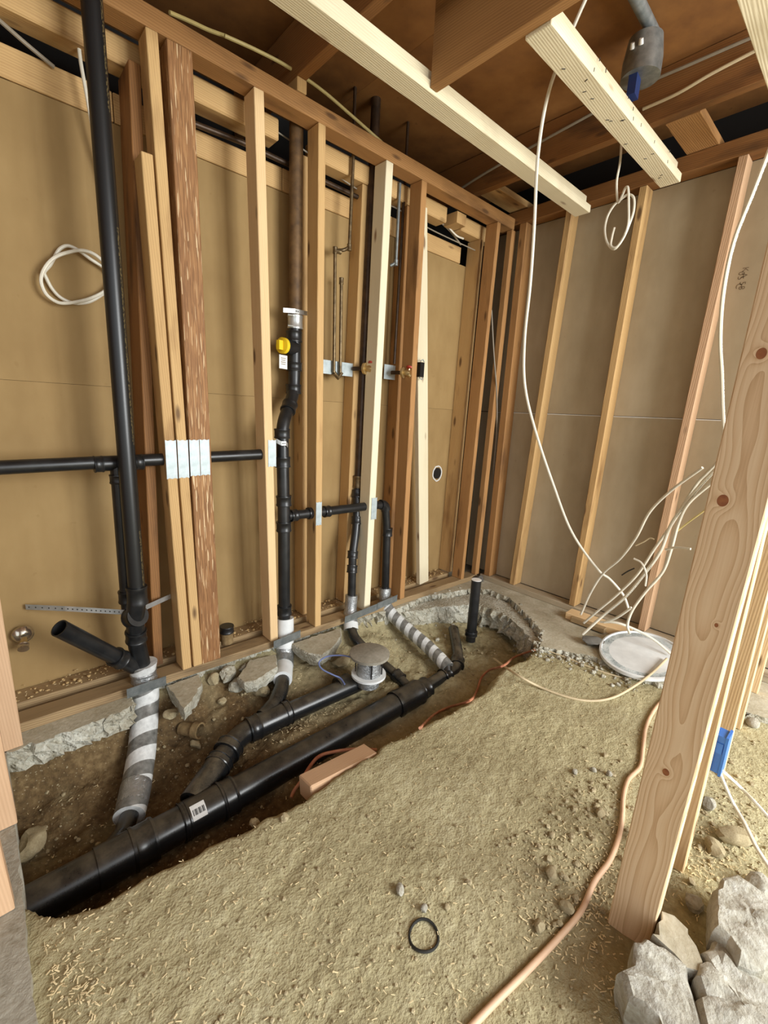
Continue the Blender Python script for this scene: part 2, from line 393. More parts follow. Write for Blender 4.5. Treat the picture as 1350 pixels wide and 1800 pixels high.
def along(pts, t):
    p = [Vector(q) for q in pts]; Ls = [0]
    for i in range(1, len(p)): Ls.append(Ls[-1] + (p[i] - p[i - 1]).length)
    s = t * Ls[-1]
    for i in range(1, len(p)):
        if Ls[i] >= s: return p[i - 1].lerp(p[i], (s - Ls[i - 1]) / max(1e-9, Ls[i] - Ls[i - 1])), (p[i] - p[i - 1]).normalized()
    return p[-1], (p[-1] - p[-2]).normalized()

# numpy value noise
_T = RNG.rand(256, 256)
def vnoise(x, y):
    xi = np.floor(x).astype(int); yi = np.floor(y).astype(int); fx = x - xi; fy = y - yi
    fx = fx * fx * (3 - 2 * fx); fy = fy * fy * (3 - 2 * fy)
    g = lambda i, j: _T[i % 256, j % 256]
    return (g(xi, yi) * (1 - fx) + g(xi + 1, yi) * fx) * (1 - fy) + (g(xi, yi + 1) * (1 - fx) + g(xi + 1, yi + 1) * fx) * fy
def fbm(x, y, s, o=4):
    r = 0.0; a = 0.5
    for k in range(o): r = r + a * (vnoise(x * s + 17.3 * k, y * s + 5.1 * k) - 0.5); s *= 2.03; a *= 0.5
    return r

# ------------------------------------------------------------------ the ground with its trench
GZ = -0.03
edge_px = [(180, 1585), (246, 1551), (304, 1523), (351, 1500), (365, 1487), (420, 1467), (472, 1437), (513, 1417), (546, 1396), (610, 1355), (672, 1318), (742, 1284),
           (790, 1257), (850, 1222), (889, 1178), (922, 1164), (948, 1142), (952, 1112), (930, 1088), (895, 1052), (860, 1036), (820, 1034)]
TR = [(-3.05, -0.66), (-2.80, -0.70), (Z(110, 1618, GZ).x, Z(110, 1618, GZ).y)] + [tuple(Z(px, py, GZ)[:2]) for px, py in edge_px] + \
     [(-0.62, 0.03), (-1.1, 0.04), (-3.05, 0.02)]
def poly_dist(x, y, poly):
    best = np.full(x.shape, 1e9); ins = np.zeros(x.shape, bool); n = len(poly)
    for i in range(n):
        (x0, y0), (x1, y1) = poly[i], poly[(i + 1) % n]; dx, dy = x1 - x0, y1 - y0
        t = np.clip(((x - x0) * dx + (y - y0) * dy) / (dx * dx + dy * dy + 1e-12), 0, 1)
        best = np.minimum(best, np.hypot(x - x0 - t * dx, y - y0 - t * dy))
        c = (y0 > y) != (y1 > y); ins ^= c & (x < (x1 - x0) * (y - y0) / (y1 - y0 + 1e-12) + x0)
    return np.where(ins, best, -best)
def ss(e0, e1, v):
    t = np.clip((v - e0) / (e1 - e0), 0, 1); return t * t * (3 - 2 * t)
def ground(x, y):
    d = poly_dist(x, y, TR) + fbm(x, y, 14, 3) * 0.045
    base = GZ + fbm(x, y, 1.7, 3) * 0.028 + fbm(x, y, 9, 3) * 0.008 + fbm(x, y, 60, 3) * 0.005
    base = base + fbm(x * 0.4 + y * 0.4, y * 1.2 - x * .5, 26, 3) * 0.006
    base = base - 0.035 * np.exp(-(((x + 1.75) / 0.22) ** 2 + ((y + 1.62) / 0.16) ** 2))
    left = ss(-1.9, -2.35, x)
    fy = np.interp(y, [-0.62, -0.5, -0.42, -0.34, -0.22, -0.05, 0.05], [-0.235, -0.235, -0.185, -0.20, -0.165, -0.10, -0.08])
    fl = np.interp(y, [-0.62, -0.45, -0.25, -0.1, -0.03, 0.05], [-0.275, -0.28, -0.275, -0.22, -0.10, -0.09])
    fr = np.interp(y, [-0.7, -0.5, -0.2, 0.0], [-0.20, -0.20, -0.165, -0.10])
    right = ss(-1.25, -0.95, x)
    fl2 = fy * (1 - left) + fl * left; flo = fl2 * (1 - right) + fr * right
    flo = flo + fbm(x, y, 7, 4) * 0.06 + fbm(x, y, 34, 3) * 0.025
    k = ss(0.0, 0.085, d)
    return base * (1 - k) + np.minimum(flo, base) * k, d
def gz(x, y): return float(ground(np.array([float(x)]), np.array([float(y)]))[0][0])
def G(px, py, lift=0.0):
    """point where a sight line first meets the soil"""
    z = GZ + lift
    for _ in range(10):
        q = Z(px, py, z); z = 0.4 * z + 0.6 * (gz(q.x, q.y) + lift)
    return Z(px, py, z)

def make_floor():
    st = 0.0105
    xs = np.concatenate([np.arange(-8, -3.06, 0.35), np.arange(-3.05, 0.32, st), np.arange(0.6, 7, 0.6)])
    ys = np.concatenate([np.arange(-9, -2.3, 0.35), np.arange(-2.25, 0.1, st), np.array([0.35, 0.9, 1.6])])
    gx, gy = np.meshgrid(xs, ys, indexing='ij'); z, d = ground(gx, gy)
    nx, ny = gx.shape; vs = np.stack([gx, gy, z], -1).reshape(-1, 3)
    i = np.arange(nx * ny).reshape(nx, ny); fc = np.stack([i[:-1, :-1], i[1:, :-1], i[1:, 1:], i[:-1, 1:]], -1).reshape(-1, 4)
    me = bpy.data.meshes.new('floor'); me.from_pydata(vs.tolist(), [], fc.tolist())
    me.polygons.foreach_set('use_smooth', [True] * len(me.polygons))
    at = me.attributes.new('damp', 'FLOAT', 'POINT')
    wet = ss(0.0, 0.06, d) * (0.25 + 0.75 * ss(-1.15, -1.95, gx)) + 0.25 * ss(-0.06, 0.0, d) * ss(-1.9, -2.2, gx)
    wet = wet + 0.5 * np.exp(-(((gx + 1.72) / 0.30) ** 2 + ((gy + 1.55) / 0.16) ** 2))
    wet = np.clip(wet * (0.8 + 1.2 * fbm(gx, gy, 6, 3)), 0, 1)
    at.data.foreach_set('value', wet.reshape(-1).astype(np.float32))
    me.materials.append(M['soil']); o = bpy.data.objects.new('floor', me); COL.objects.link(o); o['kind'] = 'structure'
make_floor()

def jitter_outline(pts, step, amp, seed, rough):
    """walk the outline; segments flagged rough get small random breaks"""
    rnd = random.Random(seed); out = []
    n = len(pts)
    for i in range(n):
        a, b = Vector(pts[i][:2]), Vector(pts[(i + 1) % n][:2]); k = max(1, int((b - a).length / step)) if rough(i) else 1
        for j in range(k):
            p = a.lerp(b, j / k)
            if rough(i) : p = p + Vector((rnd.uniform(-amp, amp), rnd.uniform(-amp, amp)))
            out.append((p, rough(i)))
    return out
def slab_mesh(name, pts, z1, z0, mat, seed, amp=0.012, step=0.022, rough=lambda i: True, batter=0.02, parent=None, topmat=None, dome=0.0, **kw):
    ol = jitter_outline(pts, step, amp, seed, rough); n = len(ol); rnd = random.Random(seed + 1)
    cen = sum((p for p, r in ol), Vector((0, 0))) / n; v, f = [], []; K = 5
    for l in range(K):
        z = z1 + (z0 - z1) * l / (K - 1)
        for p, r in ol:
            q = p.copy()
            if r and l: q = q + (p - cen).normalized() * rnd.uniform(-batter, batter * 0.6) + Vector((rnd.uniform(-1, 1), rnd.uniform(-1, 1))) * batter * 0.4
            v.append((q.x, q.y, z + (rnd.uniform(-1, 1) * abs(z1 - z0) * 0.09 if r and 0 < l < K - 1 else 0)))
    for l in range(K - 1):
        for i in range(n):
            j = (i + 1) % n; f.append((l * n + i, l * n + j, (l + 1) * n + j, (l + 1) * n + i))
    ns = len(f)
    from mathutils.geometry import tessellate_polygon
    f += [tuple(t) for t in tessellate_polygon([[Vector((p.x, p.y, 0)) for p, r in ol]])]
    o = obj(name, v, f, mat, parent, **kw)
    if topmat:
        o.data.materials.append(M[topmat])
        for i, p in enumerate(o.data.polygons):
            if i >= ns: p.material_index = 1
    return o
slab_pts = [(-3.3, 0.5), (-3.3, -0.075), (-2.78, -0.085), (-2.6, -0.095), (-2.45, -0.08), (-2.395, -0.068), (-2.385, 0.035), (-2.0, 0.03), (-1.7, 0.035), (-1.35, 0.04), (-1.02, 0.0),
            (-0.93, -0.035)] + [tuple(Z(px, py, 0)[:2]) for px, py in [(745, 1049), (790, 1041), (825, 1035), (860, 1036), (898, 1052), (932, 1086), (953, 1110), (950, 1136), (1040, 1152), (1130, 1190)]] + \
           [(-0.32, -1.9), (-0.3, -2.6), (0.6, -2.6), (0.6, 0.5)]
NS = len(slab_pts)
slab_mesh('floor_slab', slab_pts, 0.0, -0.085, 'concrete_broken', 3, amp=0.010, step=0.014, rough=lambda i: 1 <= i < NS - 3, topmat='concrete_slab', kind='structure')
bank_in = [(700, 1086), (765, 1074), (830, 1068), (880, 1082), (912, 1108), (934, 1134)]
bank = [tuple(Z(px, py, 0)[:2]) for px, py in [(953, 1125), (932, 1086), (898, 1052), (860, 1036), (825, 1035), (745, 1049), (690, 1066)]] + [tuple(Z(px, py, -.06)[:2]) for px, py in bank_in]
slab_mesh('floor_footing', bank, -.035, -.16, 'concrete_broken', 8, amp=.016, step=.02, batter=.03, kind='structure')
slab_mesh('floor_curb', [(-3.6, 0.02), (-3.6, -2.6), (-2.795, -2.6), (-2.782, -1.5), (-2.786, -0.7), (-2.79, -0.02)], 0.0, -0.38, 'concrete_curb', 5, amp=0.004, batter=0.005, rough=lambda i: i >= 2 and i < 5, kind='structure')

# ------------------------------------------------------------------ walls
YD = 0.24
wl = thing('wall_left', (-1.5, YD, 0), kind='structure')
box('drywall_panel', -1.98, -0.17, YD, YD + .013, .03, 1.245, 'paper_tan', wl); box('drywall_panel', -3.4, -1.983, YD, YD + .013, .03, 1.245, 'paper_tan', wl)
box('drywall_panel', -1.40, -0.17, YD, YD + .013, 1.246, 2.188, 'paper_tan', wl); box('drywall_panel', -3.4, -1.403, YD, YD + .013, 1.246, 2.188, 'paper_tan', wl)
for a, b in ((-3.4, -2.25), (-2.247, -1.56), (-1.557, -0.86), (-0.857, -0.24)):
    lumber('backing_board', (a, YD + .002, 2.238), (b, YD + .002, 2.238), .096, .02, (0, 0, 1), 'wood_tan', wl)
XR = 0.091
wr = thing('wall_right', (XR, -1.2, 0), kind='structure')
box('drywall_panel', XR, XR + .013, -2.6, 0.2, .04, 1.245, 'paper_grey', wr); box('drywall_panel', XR, XR + .013, -1.172, 0.2, 1.25, 2.43, 'paper_grey', wr)
box('drywall_panel', XR, XR + .013, -2.6, -1.175, 1.25, 2.43, 'paper_grey', wr)
box('seam_lip', XR - .003, XR + .002, -2.6, 0.1, 1.243, 1.2475, 'paper_white', wr)
# outer shell: felt on the right, two added light-stopping sheets, old plywood subfloor overhead
box('dark_void_sheet', -6.0, 0.5, 0.62, 0.66, -0.1, 2.78, 'felt_void_black', kind='structure')  # added sheet: stops sky light leaking in, its black stands for deep shade
box('added_light_block', -4.8, -4.76, -1.3, 0.62, -0.1, 2.72, 'plywood_brown', kind='structure')  # added out of view to cut sky light on the stud sides
box('wall_outer', 0.20, 0.24, -2.6, 0.62, -0.05, 2.78, 'felt_void_black', kind='structure')
cl = thing('ceiling', (-1.5, -1.2, 2.72), kind='structure')
for i, (a, b) in enumerate(((-6.0, -3.62), (-3.617, -2.40), (-2.397, -1.18), (-1.177, 0.2))):
    for j, (c, d) in enumerate(((-3.3, -1.92), (-1.917, -0.70), (-0.697, 0.62))):
        box('plywood_sheet', a, b, c, d, 2.72 + 0.002 * ((i + j) % 2), 2.745, 'plywood_brown', cl)

# ------------------------------------------------------------------ framing of the plumbing wall
TW, TD = 0.038, 0.089
GF = 'front studs of the plumbing wall'
def stud(px, mat, label, z0=0.038, z1=2.40, y=0.0, w=TW, name='wall_stud', group=GF, dep=TD):
    """px = ((x,y),(x,y)): two points of the middle of the front face; the board follows its real lean"""
    a, b = Y(*px[0], y), Y(*px[1], y); k = (b.x - a.x) / (b.z - a.z)
    f = lambda z: Vector((a.x + (z - a.z) * k, y + dep / 2, z))
    return lumber(name, f(z0), f(z1), w, dep, (1, 0, 0), mat, label=label, cat='stud', group=group)
stud(((274, 467), (304, 850)), 'wood_tan', 'short tan stud stopping below the top plate, left of the brown strand post', z1=2.03)
stud(((297, 467), (325, 850)), 'wood_tan', 'full-height tan stud touching the brown strand post')
stud(((336, 467), (356, 850)), 'strand_lumber', 'wide reddish-brown strand-lumber post with pale flecks', w=0.085, name='strand_post')
stud(((458, 250), (479, 1000)), 'wood_pale', 'pale stud beside the yellow cleanout plug', w=0.042)
stud(((566, 300), (560, 1000)), 'wood_tan', 'old tan stud between the cleanout stack and the copper supply pipes')
stud(((684, 320), (649, 1000)), 'wood_new', 'brightest cream new stud right of the dark steel vent', w=0.046)
stud(((745, 350), (711, 980)), 'wood_orange', 'brown waney-edged stud against the leaning cream board', w=0.040)
stud(((872, 450), (820, 950)), 'wood_orange', 'brown stud left of the dark corner gap', w=0.032)
stud(((899, 450), (845, 950)), 'wood_orange', 'brown end stud of the plumbing wall in the room corner', w=0.045, dep=0.04)
# the new cream board leaning behind the waney stud
lumber('leaning_board', (-0.517, 0.113, 0.046), (-0.765, 0.113, 2.333), .089, .036, (1, 0, 0), 'wood_new', label='cream new board leaning behind a brown stud, black box fixed to it', cat='board')
bx = lambda *a, **k: box(*a, **k)
GP = 'old studs behind the plumbing wall'
for (p0, p1, y, mt, lb) in [
        (((244, 300), (272, 1000)), None, .091, 'wood_old', 'dark brown rear stud behind the short tan stud'),
        (((537, 600), (537, 900)), None, .151, 'wood_tan', 'rear stud half hidden behind the cast iron stack'),
        (((636, 470), (612, 980)), None, .151, 'wood_tan', 'rear stud behind the dark steel vent pipe'),
        (((716, 450), (690, 950)), None, .151, 'wood_orange', 'brown rear stud between the bright new stud and the hose valve'),
        (((845, 450), (797, 950)), None, .135, 'wood_tan', 'wide tan rear stud at the right end of the tan drywall')]:
    a, b = Y(*p0[0], y), Y(*p0[1], y); k = (b.x - a.x) / (b.z - a.z); dd = YD - .001 - y
    f = lambda z: Vector((a.x + (z - a.z) * k, y + dd / 2, z))
    lumber('rear_stud', f(.047), f(2.334), TW, dd, (1, 0, 0), mt, label=lb, cat='stud', group=GP)
lumber('top_plate', (-3.4, TD / 2, 2.434), (0.0, TD / 2, 2.434), .066, TD, (0, 0, 1), 'wood_orange', label='long brown top plate running over the plumbing wall studs', cat='plate')
lumber('bottom_plate', (-3.3, .043, .019), (-0.03, .043, .019), .037, .086, (0, 0, 1), 'wood_rot', label='worn bottom plate under the plumbing wall studs', cat='plate')
lumber('rear_plate', (-3.3, .185, .022), (-0.2, .185, .022), .044, .10, (0, 0, 1), 'wood_rot', label='debris covered rear bottom plate under the tan drywall', cat='plate')
for a, b, lb in ((-3.3, -1.625, 'tan rear top plate left of the cast iron stack'), (-1.44, -0.50, 'tan rear top plate above the copper supply pipes'), (-0.36, -0.05, 'short brown rear plate piece near the room corner')):
    lumber('rear_top_plate', (a, .185, 2.378), (b, .185, 2.378), .086, .09, (0, 0, 1), 'wood_tan', label=lb, cat='plate', group='rear top plates', bev=.006)
c_ = Y(838, 378, .13)
obox('plate_block', (-0.415, .15, 2.372), (1, 0, 0), (0, 0, 1), .085, .10, .062, 'wood_tan', label='small tan block between the rear plates near the corner', cat='block')

# ------------------------------------------------------------------ framing of the right wall
GR = 'studs of the grey-backed right wall'
def rstud(pa, pb, mat, label, z0=.04, z1=2.43, w=TW):
    a, b = X(*pa, 0), X(*pb, 0); k = (b.y - a.y) / (b.z - a.z); f = lambda z: Vector((TD / 2 + .001, a.y + (z - a.z) * k, z))
    return lumber('wall_stud', f(z0), f(z1), w, TD, (0, 1, 0), mat, label=label, cat='stud', group=GR)
lumber('wall_stud', (TD / 2 + .003, -.062, .04), (TD / 2 + .003, -.062, 2.43), .05, TD, (0, 1, 0), 'wood_orange', label='reddish corner stud starting the right wall', cat='stud', group=GR)
rstud((988, 450), (911, 950), 'wood_tan', 'right wall stud with a round dark knot near the top')
rstud((1110, 450), (1024, 950), 'wood_tan', 'right wall stud crossed by the long hanging white cable')
rstud((1269, 450), (1161, 950), 'wood_pink', 'pinkish right wall stud nearest the big foreground stud')
rstud((1480, 450), (1330, 950), 'wood_tan', 'right wall stud mostly hidden behind the foreground studs')
lumber('top_plate', (TD / 2, 0.2, 2.47), (TD / 2, -2.6, 2.47), .078, TD, (0, 0, 1), 'wood_old', label='doubled brown top plate along the right wall', cat='plate')
lumber('bottom_plate', (.043, -.004, .019), (.043, -2.6, .019), .037, .086, (0, 0, 1), 'wood_dusty', label='grey dusty bottom plate along the right wall', cat='plate')

# ------------------------------------------------------------------ overhead lumber
def beam(y0, y1, x0, x1, label):
    r = thing('doubled_beam', ((x0 + x1) / 2, (y0 + y1) / 2, 2.35), label, 'beam', 'doubled cream beams overhead'); ym = (y0 + y1) / 2; w_ = abs(y1 - y0)
    lumber('plank', (x0, ym, 2.369), (x1, ym, 2.369), .038, w_, (0, 0, 1), 'wood_new', r)
    lumber('plank', (x0 + .01, ym + .013, 2.408), (x1 - .035, ym + .013, 2.408), .037, w_, (0, 0, 1), 'wood_new', r); return r
beam(-.44, -.527, -3.6, -.055, 'long cream doubled beam running over the trench towards the right wall')
beam(-.893, -.982, -1.345, -.10, 'shorter cream doubled beam with staples, starting at the cross joist')
beam(-1.376, -1.465, -1.345, -.10, 'cream beam end cut by the top right corner of the picture')
lumber('cross_joist', (-1.364, -.5285, 2.54), (-1.364, -3.2, 2.54), .36, .038, (0, 0, 1), 'wood_orange', label='brown joist butting into the side of the long cream beam', cat='joist')
lumber('old_joist', (-1.60, .60, 2.618), (-1.60, -3.2, 2.618), .20, .045, (0, 0, 1), 'wood_old', label='dark old joist above the plumbing wall top plate', cat='joist')
lumber('old_joist', (-2.75, .60, 2.618), (-2.75, -3.2, 2.618), .20, .045, (0, 0, 1), 'wood_old', label='dark old joist above the far left bay', cat='joist')
lumber('rim_joist', (-.335, .60, 2.617), (-.335, -3.2, 2.617), .203, .045, (0, 0, 1), 'wood_old', label='brown joist running along the right wall beside black felt', cat='joist')
lumber('joist_block', (-.312, -.01, 2.535), (.085, -.01, 2.535), .13, .036, (0, 1, 0), 'wood_tan', label='flat tan board bridging joist and plate in the corner', cat='block', group='flat boards over the right wall plate')
lumber('joist_block', (-.312, -1.02, 2.529), (.085, -1.02, 2.529), .135, .036, (0, 1, 0), 'wood_orange', label='flat rounded board bridging joist and plate by the dark felt', cat='block', group='flat boards over the right wall plate')
lumber('packer_block', (-1.60, .04, 2.468), (-1.60, .04, 2.517), .09, .045, (0, 1, 0), 'wood_tan', label='tan packer block between top plate and dark joist', cat='block')

# ------------------------------------------------------------------ near partition on the right: a row of studs seen edge on
GN = 'studs of the near partition'
def nstud(x, y0, y1, mat, label, zb, zt=2.35, off=0.0):
    return lumber('partition_stud', (x + TW / 2, (y0 + y1) / 2, zb), (x + TW / 2, (y0 + y1) / 2 + off, zt), abs(y1 - y0), TW, (0, 1, 0), mat, label=label, cat='stud', group=GN)
nstud(-1.671, -1.644, -1.738, 'wood_post', 'big foreground stud with knots and looping grain', -.06, off=-.052)
nstud(-1.40, -1.648, -1.737, 'wood_pale', 'second stud of the near partition, blue outlet box behind it', -.06)
nstud(-.87, -1.632, -1.721, 'wood_pale', 'third stud of the near partition, counted from the big knotted one', -.03)
nstud(-.49, -1.618, -1.707, 'wood_pale', 'fourth stud of the near partition', -.03)
nstud(-.16, -1.618, -1.707, 'wood_pale', 'farthest stud of the near partition, by the right wall', -.0)
# ------------------------------------------------------------------ left partition seen edge on
GL = 'studs standing on the concrete curb at the left edge'
for yy, pa, pb, lb in ((-.082, (0, 1052), (41, 1310), 'pink stud on the curb nearest the plumbing wall'), (-.445, (0, 1288), (31, 1447), 'pink stud in the middle of the curb at the left edge'), (-.722, (0, 1487), (27, 1600), 'pink stud end lowest at the left picture edge')):
    a, b = Y(*pa, yy), Y(*pb, yy); k = (a.x - b.x) / (a.z - b.z); f = lambda z: Vector((b.x - TD / 2 + (z - b.z) * k, yy + TW / 2, z))
    lumber('curb_stud', f(.001), f(2.3), TD, TW, (1, 0, 0), 'wood_pink', label=lb, cat='stud', group=GL)

# ------------------------------------------------------------------ plumbing
R2, R15, R3, R4 = .0302, .0242, .0445, .0572
def pp(l): return [P(*q) for q in l]

# tall vent riser at the left, with its two-way fitting and the taped foam sleeve running down to the main drain
a = Y(161, 0, -.02); b = Y(241, 1046, -.02)
top = a + (a - b).normalized() * 0.33
vr = thing('vent_riser', (b.x, b.y, 0), 'tall black vent riser at the left with taped white sleeve at its foot', 'pipe')
tube('pipe', [top, b], R2, 'abs_printed', vr, 24)
c1, c2, c3 = Y(237, 1084, 0.0), Y(240, 1128, .02), Y(249, 1168, .02)
hub('coupling', b, a - b, .075, .038, 'abs_black', vr)
tube('elbow', rounded([b, b + (c1 - b) * .5 + V((0, .0, -.01)), c1, c2, c3], .03), .034, 'abs_black', vr, 20)
hub('coupling', c1, V((.35, -.9, .45)), .05, .043, 'abs_black', vr)
hub('coupling', c1.lerp(c2, .75), c2 - c1, .05, .040, 'abs_black', vr)
st0 = Y(214, 1160, -.005); st1 = Y(104, 1104, -.10)
tube('cleanout_stub', [st0 + (st0 - st1) * .25, st1], R2, 'abs_black', vr, 22, wall=.004)
hub('coupling', st0.lerp(st1, .06), st1 - st0, .045, .038, 'abs_black', vr)
low = pp([(250, 1166, 'y', .03), (256, 1215, 'y', .022), (255, 1255, 'y', -.02), (249, 1322, 'y', -.135), (238, 1388, 'y', -.265), (227, 1436, 'y', -.36)])
slp = spline(low, 7); nS = len(slp)
rs = [.052 if i > 5 else [.058, .053, .048, .044, .046, .05][i] for i in range(nS)]
sl = tube('foam_sleeve', slp, rs, 'foam_wide', vr, 24)
q0, d0 = along(slp, .09); hub('tape_band', q0, d0, .045, .0505, 'foil', sl)
q1, d1 = along(slp, .93); tube('tape_end', [along(slp, t)[0] for t in (.80, .86, .92, .97, 1.0)], [.0535, .054, .053, .050, .050], 'foil', sl, 24, wall=.003)
lo2 = pp([(231, 1425, 'y', -.34), (215, 1468, 'y', -.435), (196, 1492, 'y', -.50)])
tube('pipe', lo2, R2, 'abs_dusty', vr, 20)

# horizontal vent through the studs, with a drop behind the riser
hv = thing('horizontal_vent', (-2.2, .045, .9), 'black horizontal vent pipe crossing the left bays through drilled studs', 'pipe')
h0, h1 = Y(-60, 825, .045), Y(474, 798, .045)
tube('pipe', [h0, h1], R15, 'abs_black', hv, 20)
t0 = Y(192, 815, .045); hd = (h1 - h0).normalized()
hub('coupling', t0 - hd * .035, hd, .03, .031, 'abs_black', hv); hub('coupling', t0 + hd * .10, hd, .03, .031, 'abs_black', hv)
tube('tee_body', [t0 - hd * .03, t0 + hd * .09], .0275, 'abs_black', hv, 20)
dr0 = t0 + hd * .025; dr1 = Y(224, 1062, .05)
tube('drop_pipe', rounded([dr0, dr0 + V((0, 0, -.05)), dr1, c1 + V((-.012, .03, -.03))], .03), R15, 'abs_black', hv, 18)
hub('coupling', dr0 + V((.002, 0, -.06)), (0, 0, 1), .035, .031, 'abs_black', hv); hub('coupling', dr1.lerp(dr0, .06), dr1 - dr0, .05, .031, 'abs_black', hv)

# cleanout stack: cast iron above, banded coupling, black plastic below with tee and yellow plug
k0, k1 = Y(521, 212, .14), Y(519, 562, .14)
ci = thing('cast_iron_stack', (k1.x, k1.y, k1.z), 'rusty brown cast iron pipe above the yellow cleanout plug', 'pipe')
tube('pipe', [k0 + V((0, 0, .28)), k1], .031, 'cast_iron', ci, 20)
band = thing('band_coupling', (k1.x, k1.y, k1.z), 'shiny steel banded coupling joining cast iron to black plastic', 'coupling')
hub('sleeve', k1 + V((0, 0, -.012)), (0, 0, 1), .062, .037, 'steel_band', band)
for dz in (.012, -.036):
    tube('clamp_screw', [k1 + V((-.052, -.02, dz)), k1 + V((-.028, -.03, dz))], .0045, 'steel_band', band, 8)
s_ = [k1 + V((0, 0, -.03)), Y(517, 690, .14), Y(496, 748, .045), Y(499, 900, .045), Y(500, 1095, .03)]
cs = thing('cleanout_stack', (s_[-1].x, .03, 0), 'black plastic stack with yellow cleanout plug and offset bend', 'pipe')
tube('pipe', rounded(s_, .06), R2, 'abs_black', cs, 20)
tz = Y(516, 612, .14)
hub('coupling', Y(517, 592, .14), (0, 0, 1), .05, .0385, 'abs_black', cs); hub('coupling', Y(517, 645, .14), (0, 0, 1), .04, .0385, 'abs_black', cs)
hub('coupling', Y(516, 684, .14), (0, 0, 1), .045, .0385, 'abs_black', cs)
tdir = V((-.95, -.32, 0)).normalized(); tb = V((k1.x, .14, tz.z))
tube('tee_branch', [tb, tb + tdir * .075], .035, 'abs_black', cs, 20)
pl = tube('cleanout_plug', [tb + tdir * .075, tb + tdir * .077, tb + tdir * .095, tb + tdir * .097], [.030, .037, .037, .03], 'yellow_plastic', cs, 20)
obox('plug_key', tb + tdir * .108, tdir, (0, 0, 1), .028, .018, .042, 'yellow_plastic', pl)
tg = obox('paper_tag', tb + tdir * .092 + V((0, -.01, -.075)), tdir, (0, 0, 1), .055, .0015, .062, 'paper_white', pl)
for k in range(4): obox('print_line', tb + tdir * .092 + V((0, -.0112, -.058 - .009 * k)), tdir, (0, 0, 1), .034 - .006 * (k % 2), .0012, .0028, 'ink_faint', tg)
for (px, py, y, L) in ((508, 716, .095, .05), (496, 762, .045, .045), (497, 812, .045, .05), (499, 880, .045, .05), (499, 925, .045, .05), (500, 1072, .033, .05)):
    q = Y(px, py, y); i = (s_[2] - s_[1]) if py < 740 else (s_[3] - s_[2]); hub('coupling', q, i, L, .0375, 'abs_black', cs)
w2 = spline(pp([(501, 1086, 'y', .04), (501, 1130, 'y', .02), (500, 1160, 'y', -.02), (497, 1195, 'z', -.085)]), 7)
s2 = tube('foam_sleeve', w2, .045, 'foam_white', cs, 22); tube('tape_band', [along(w2, t)[0] for t in (.42, .5, .6, .7)], .0475, 'foil', s2, 22)
tube('buried_pipe', rounded([w2[-1] + V((.02, .05, .01)), Z(495, 1205, -.095), Z(455, 1268, -.135)], .03), [.034] * 2 + [.037] * 7 , 'abs_dusty', cs, 20) if False else \
    tube('buried_pipe', [w2[-2], Z(494, 1212, -.10), Z(484, 1238, -.12), Z(462, 1262, -.135)], [.033, .036, .038, .038], 'abs_dusty', cs, 20)

# steel vent with a no-hub coupling, black plastic leg below
v0, v1 = Y(656, 288, .14), Y(630, 845, .135)
sv = thing('steel_vent', (v1.x, v1.y, v1.z), 'dark brown steel vent pipe left of the bright new stud', 'pipe')
tube('pipe', [v0 + (v0 - v1).normalized() * .30, v1], .024, 'steel_pipe', sv, 18)
nh = thing('no_hub_coupling', (v1.x, v1.y, v1.z), 'tarnished brass-coloured coupling on the dark steel vent', 'coupling')
hub('sleeve', v1 + V((0, 0, -.005)), (0, 0, 1), .07, .032, 'copper_old', nh); tube('clamp_screw', [v1 + V((.0, -.034, -.02)), v1 + V((0, -.034, .02))], .005, 'brass', nh, 8)
g = [v1 + V((0, 0, -.03)), Y(628, 872, .13), Y(626, 930, .085), Y(620, 975, .055), Y(618, 1052, .04)]
vl = thing('lower_vent', (g[-1].x, g[-1].y, 0), 'black plastic leg below the steel vent, foil wrapped at the plate', 'pipe')
tube('pipe', rounded(g, .05), R15, 'abs_black', vl, 18)
for (px, py, y) in ((628, 868, .13), (627, 915, .10), (620, 975, .055), (619, 1000, .05)): hub('coupling', Y(px, py, y), g[3] - g[1], .045, .031, 'abs_black', vl)
w3 = spline([Y(618, 1046, .04), Y(616, 1075, .03), Z(617, 1107, -.035)], 6)
s3 = tube('foil_sleeve', w3, [.036] * 6 + [.041] * (len(w3) - 6), 'foil', vl, 20); tube('foam_end', [along(w3, t)[0] for t in (.82, .9, 1.0)], .043, 'foam_white', s3, 20)
tube('buried_pipe', rounded([w3[-3], Z(621, 1120, -.05), Z(645, 1145, -.11), Z(690, 1182, -.155), Z(712, 1203, -.175), Z(728, 1222, -.195)], .05), R15 * 1.15, 'abs_dusty', vl, 18)
hub('coupling', Z(700, 1190, -.165), Z(712, 1203, -.18) - Z(690, 1182, -.155), .05, .036, 'abs_dusty', vl)

# cross vent through two studs, elbow down, spiral-taped foam run to the end of the main drain
e = [Y(506, 907, .045), Y(677, 886, .045), Y(680, 930, .045), Y(677, 1045, .045)]
cv = thing('cross_vent', (e[-1].x, .045, 0), 'black vent crossing two studs and turning down by the bright stud', 'pipe')
tube('pipe', rounded(e, .06), R15, 'abs_black', cv, 18)
for (px, py) in ((516, 906), (546, 902), (574, 899)): hub('coupling', Y(px, py, .045), e[1] - e[0], .035, .031, 'abs_black', cv)
hub('coupling', Y(681, 935, .045), (0, 0, 1), .05, .031, 'abs_black', cv)
tube('elbow', bend(Y(660, 888, .045), e[1], Y(680, 918, .045), .09), .030, 'abs_black', cv, 18)
w4 = spline([Y(677, 1034, .045), Y(677, 1058, .03), Z(687, 1078, -.02), Z(715, 1105, -.07), Z(750, 1135, -.11), Z(778, 1163, -.135), Z(787, 1174, -.15)], 8)
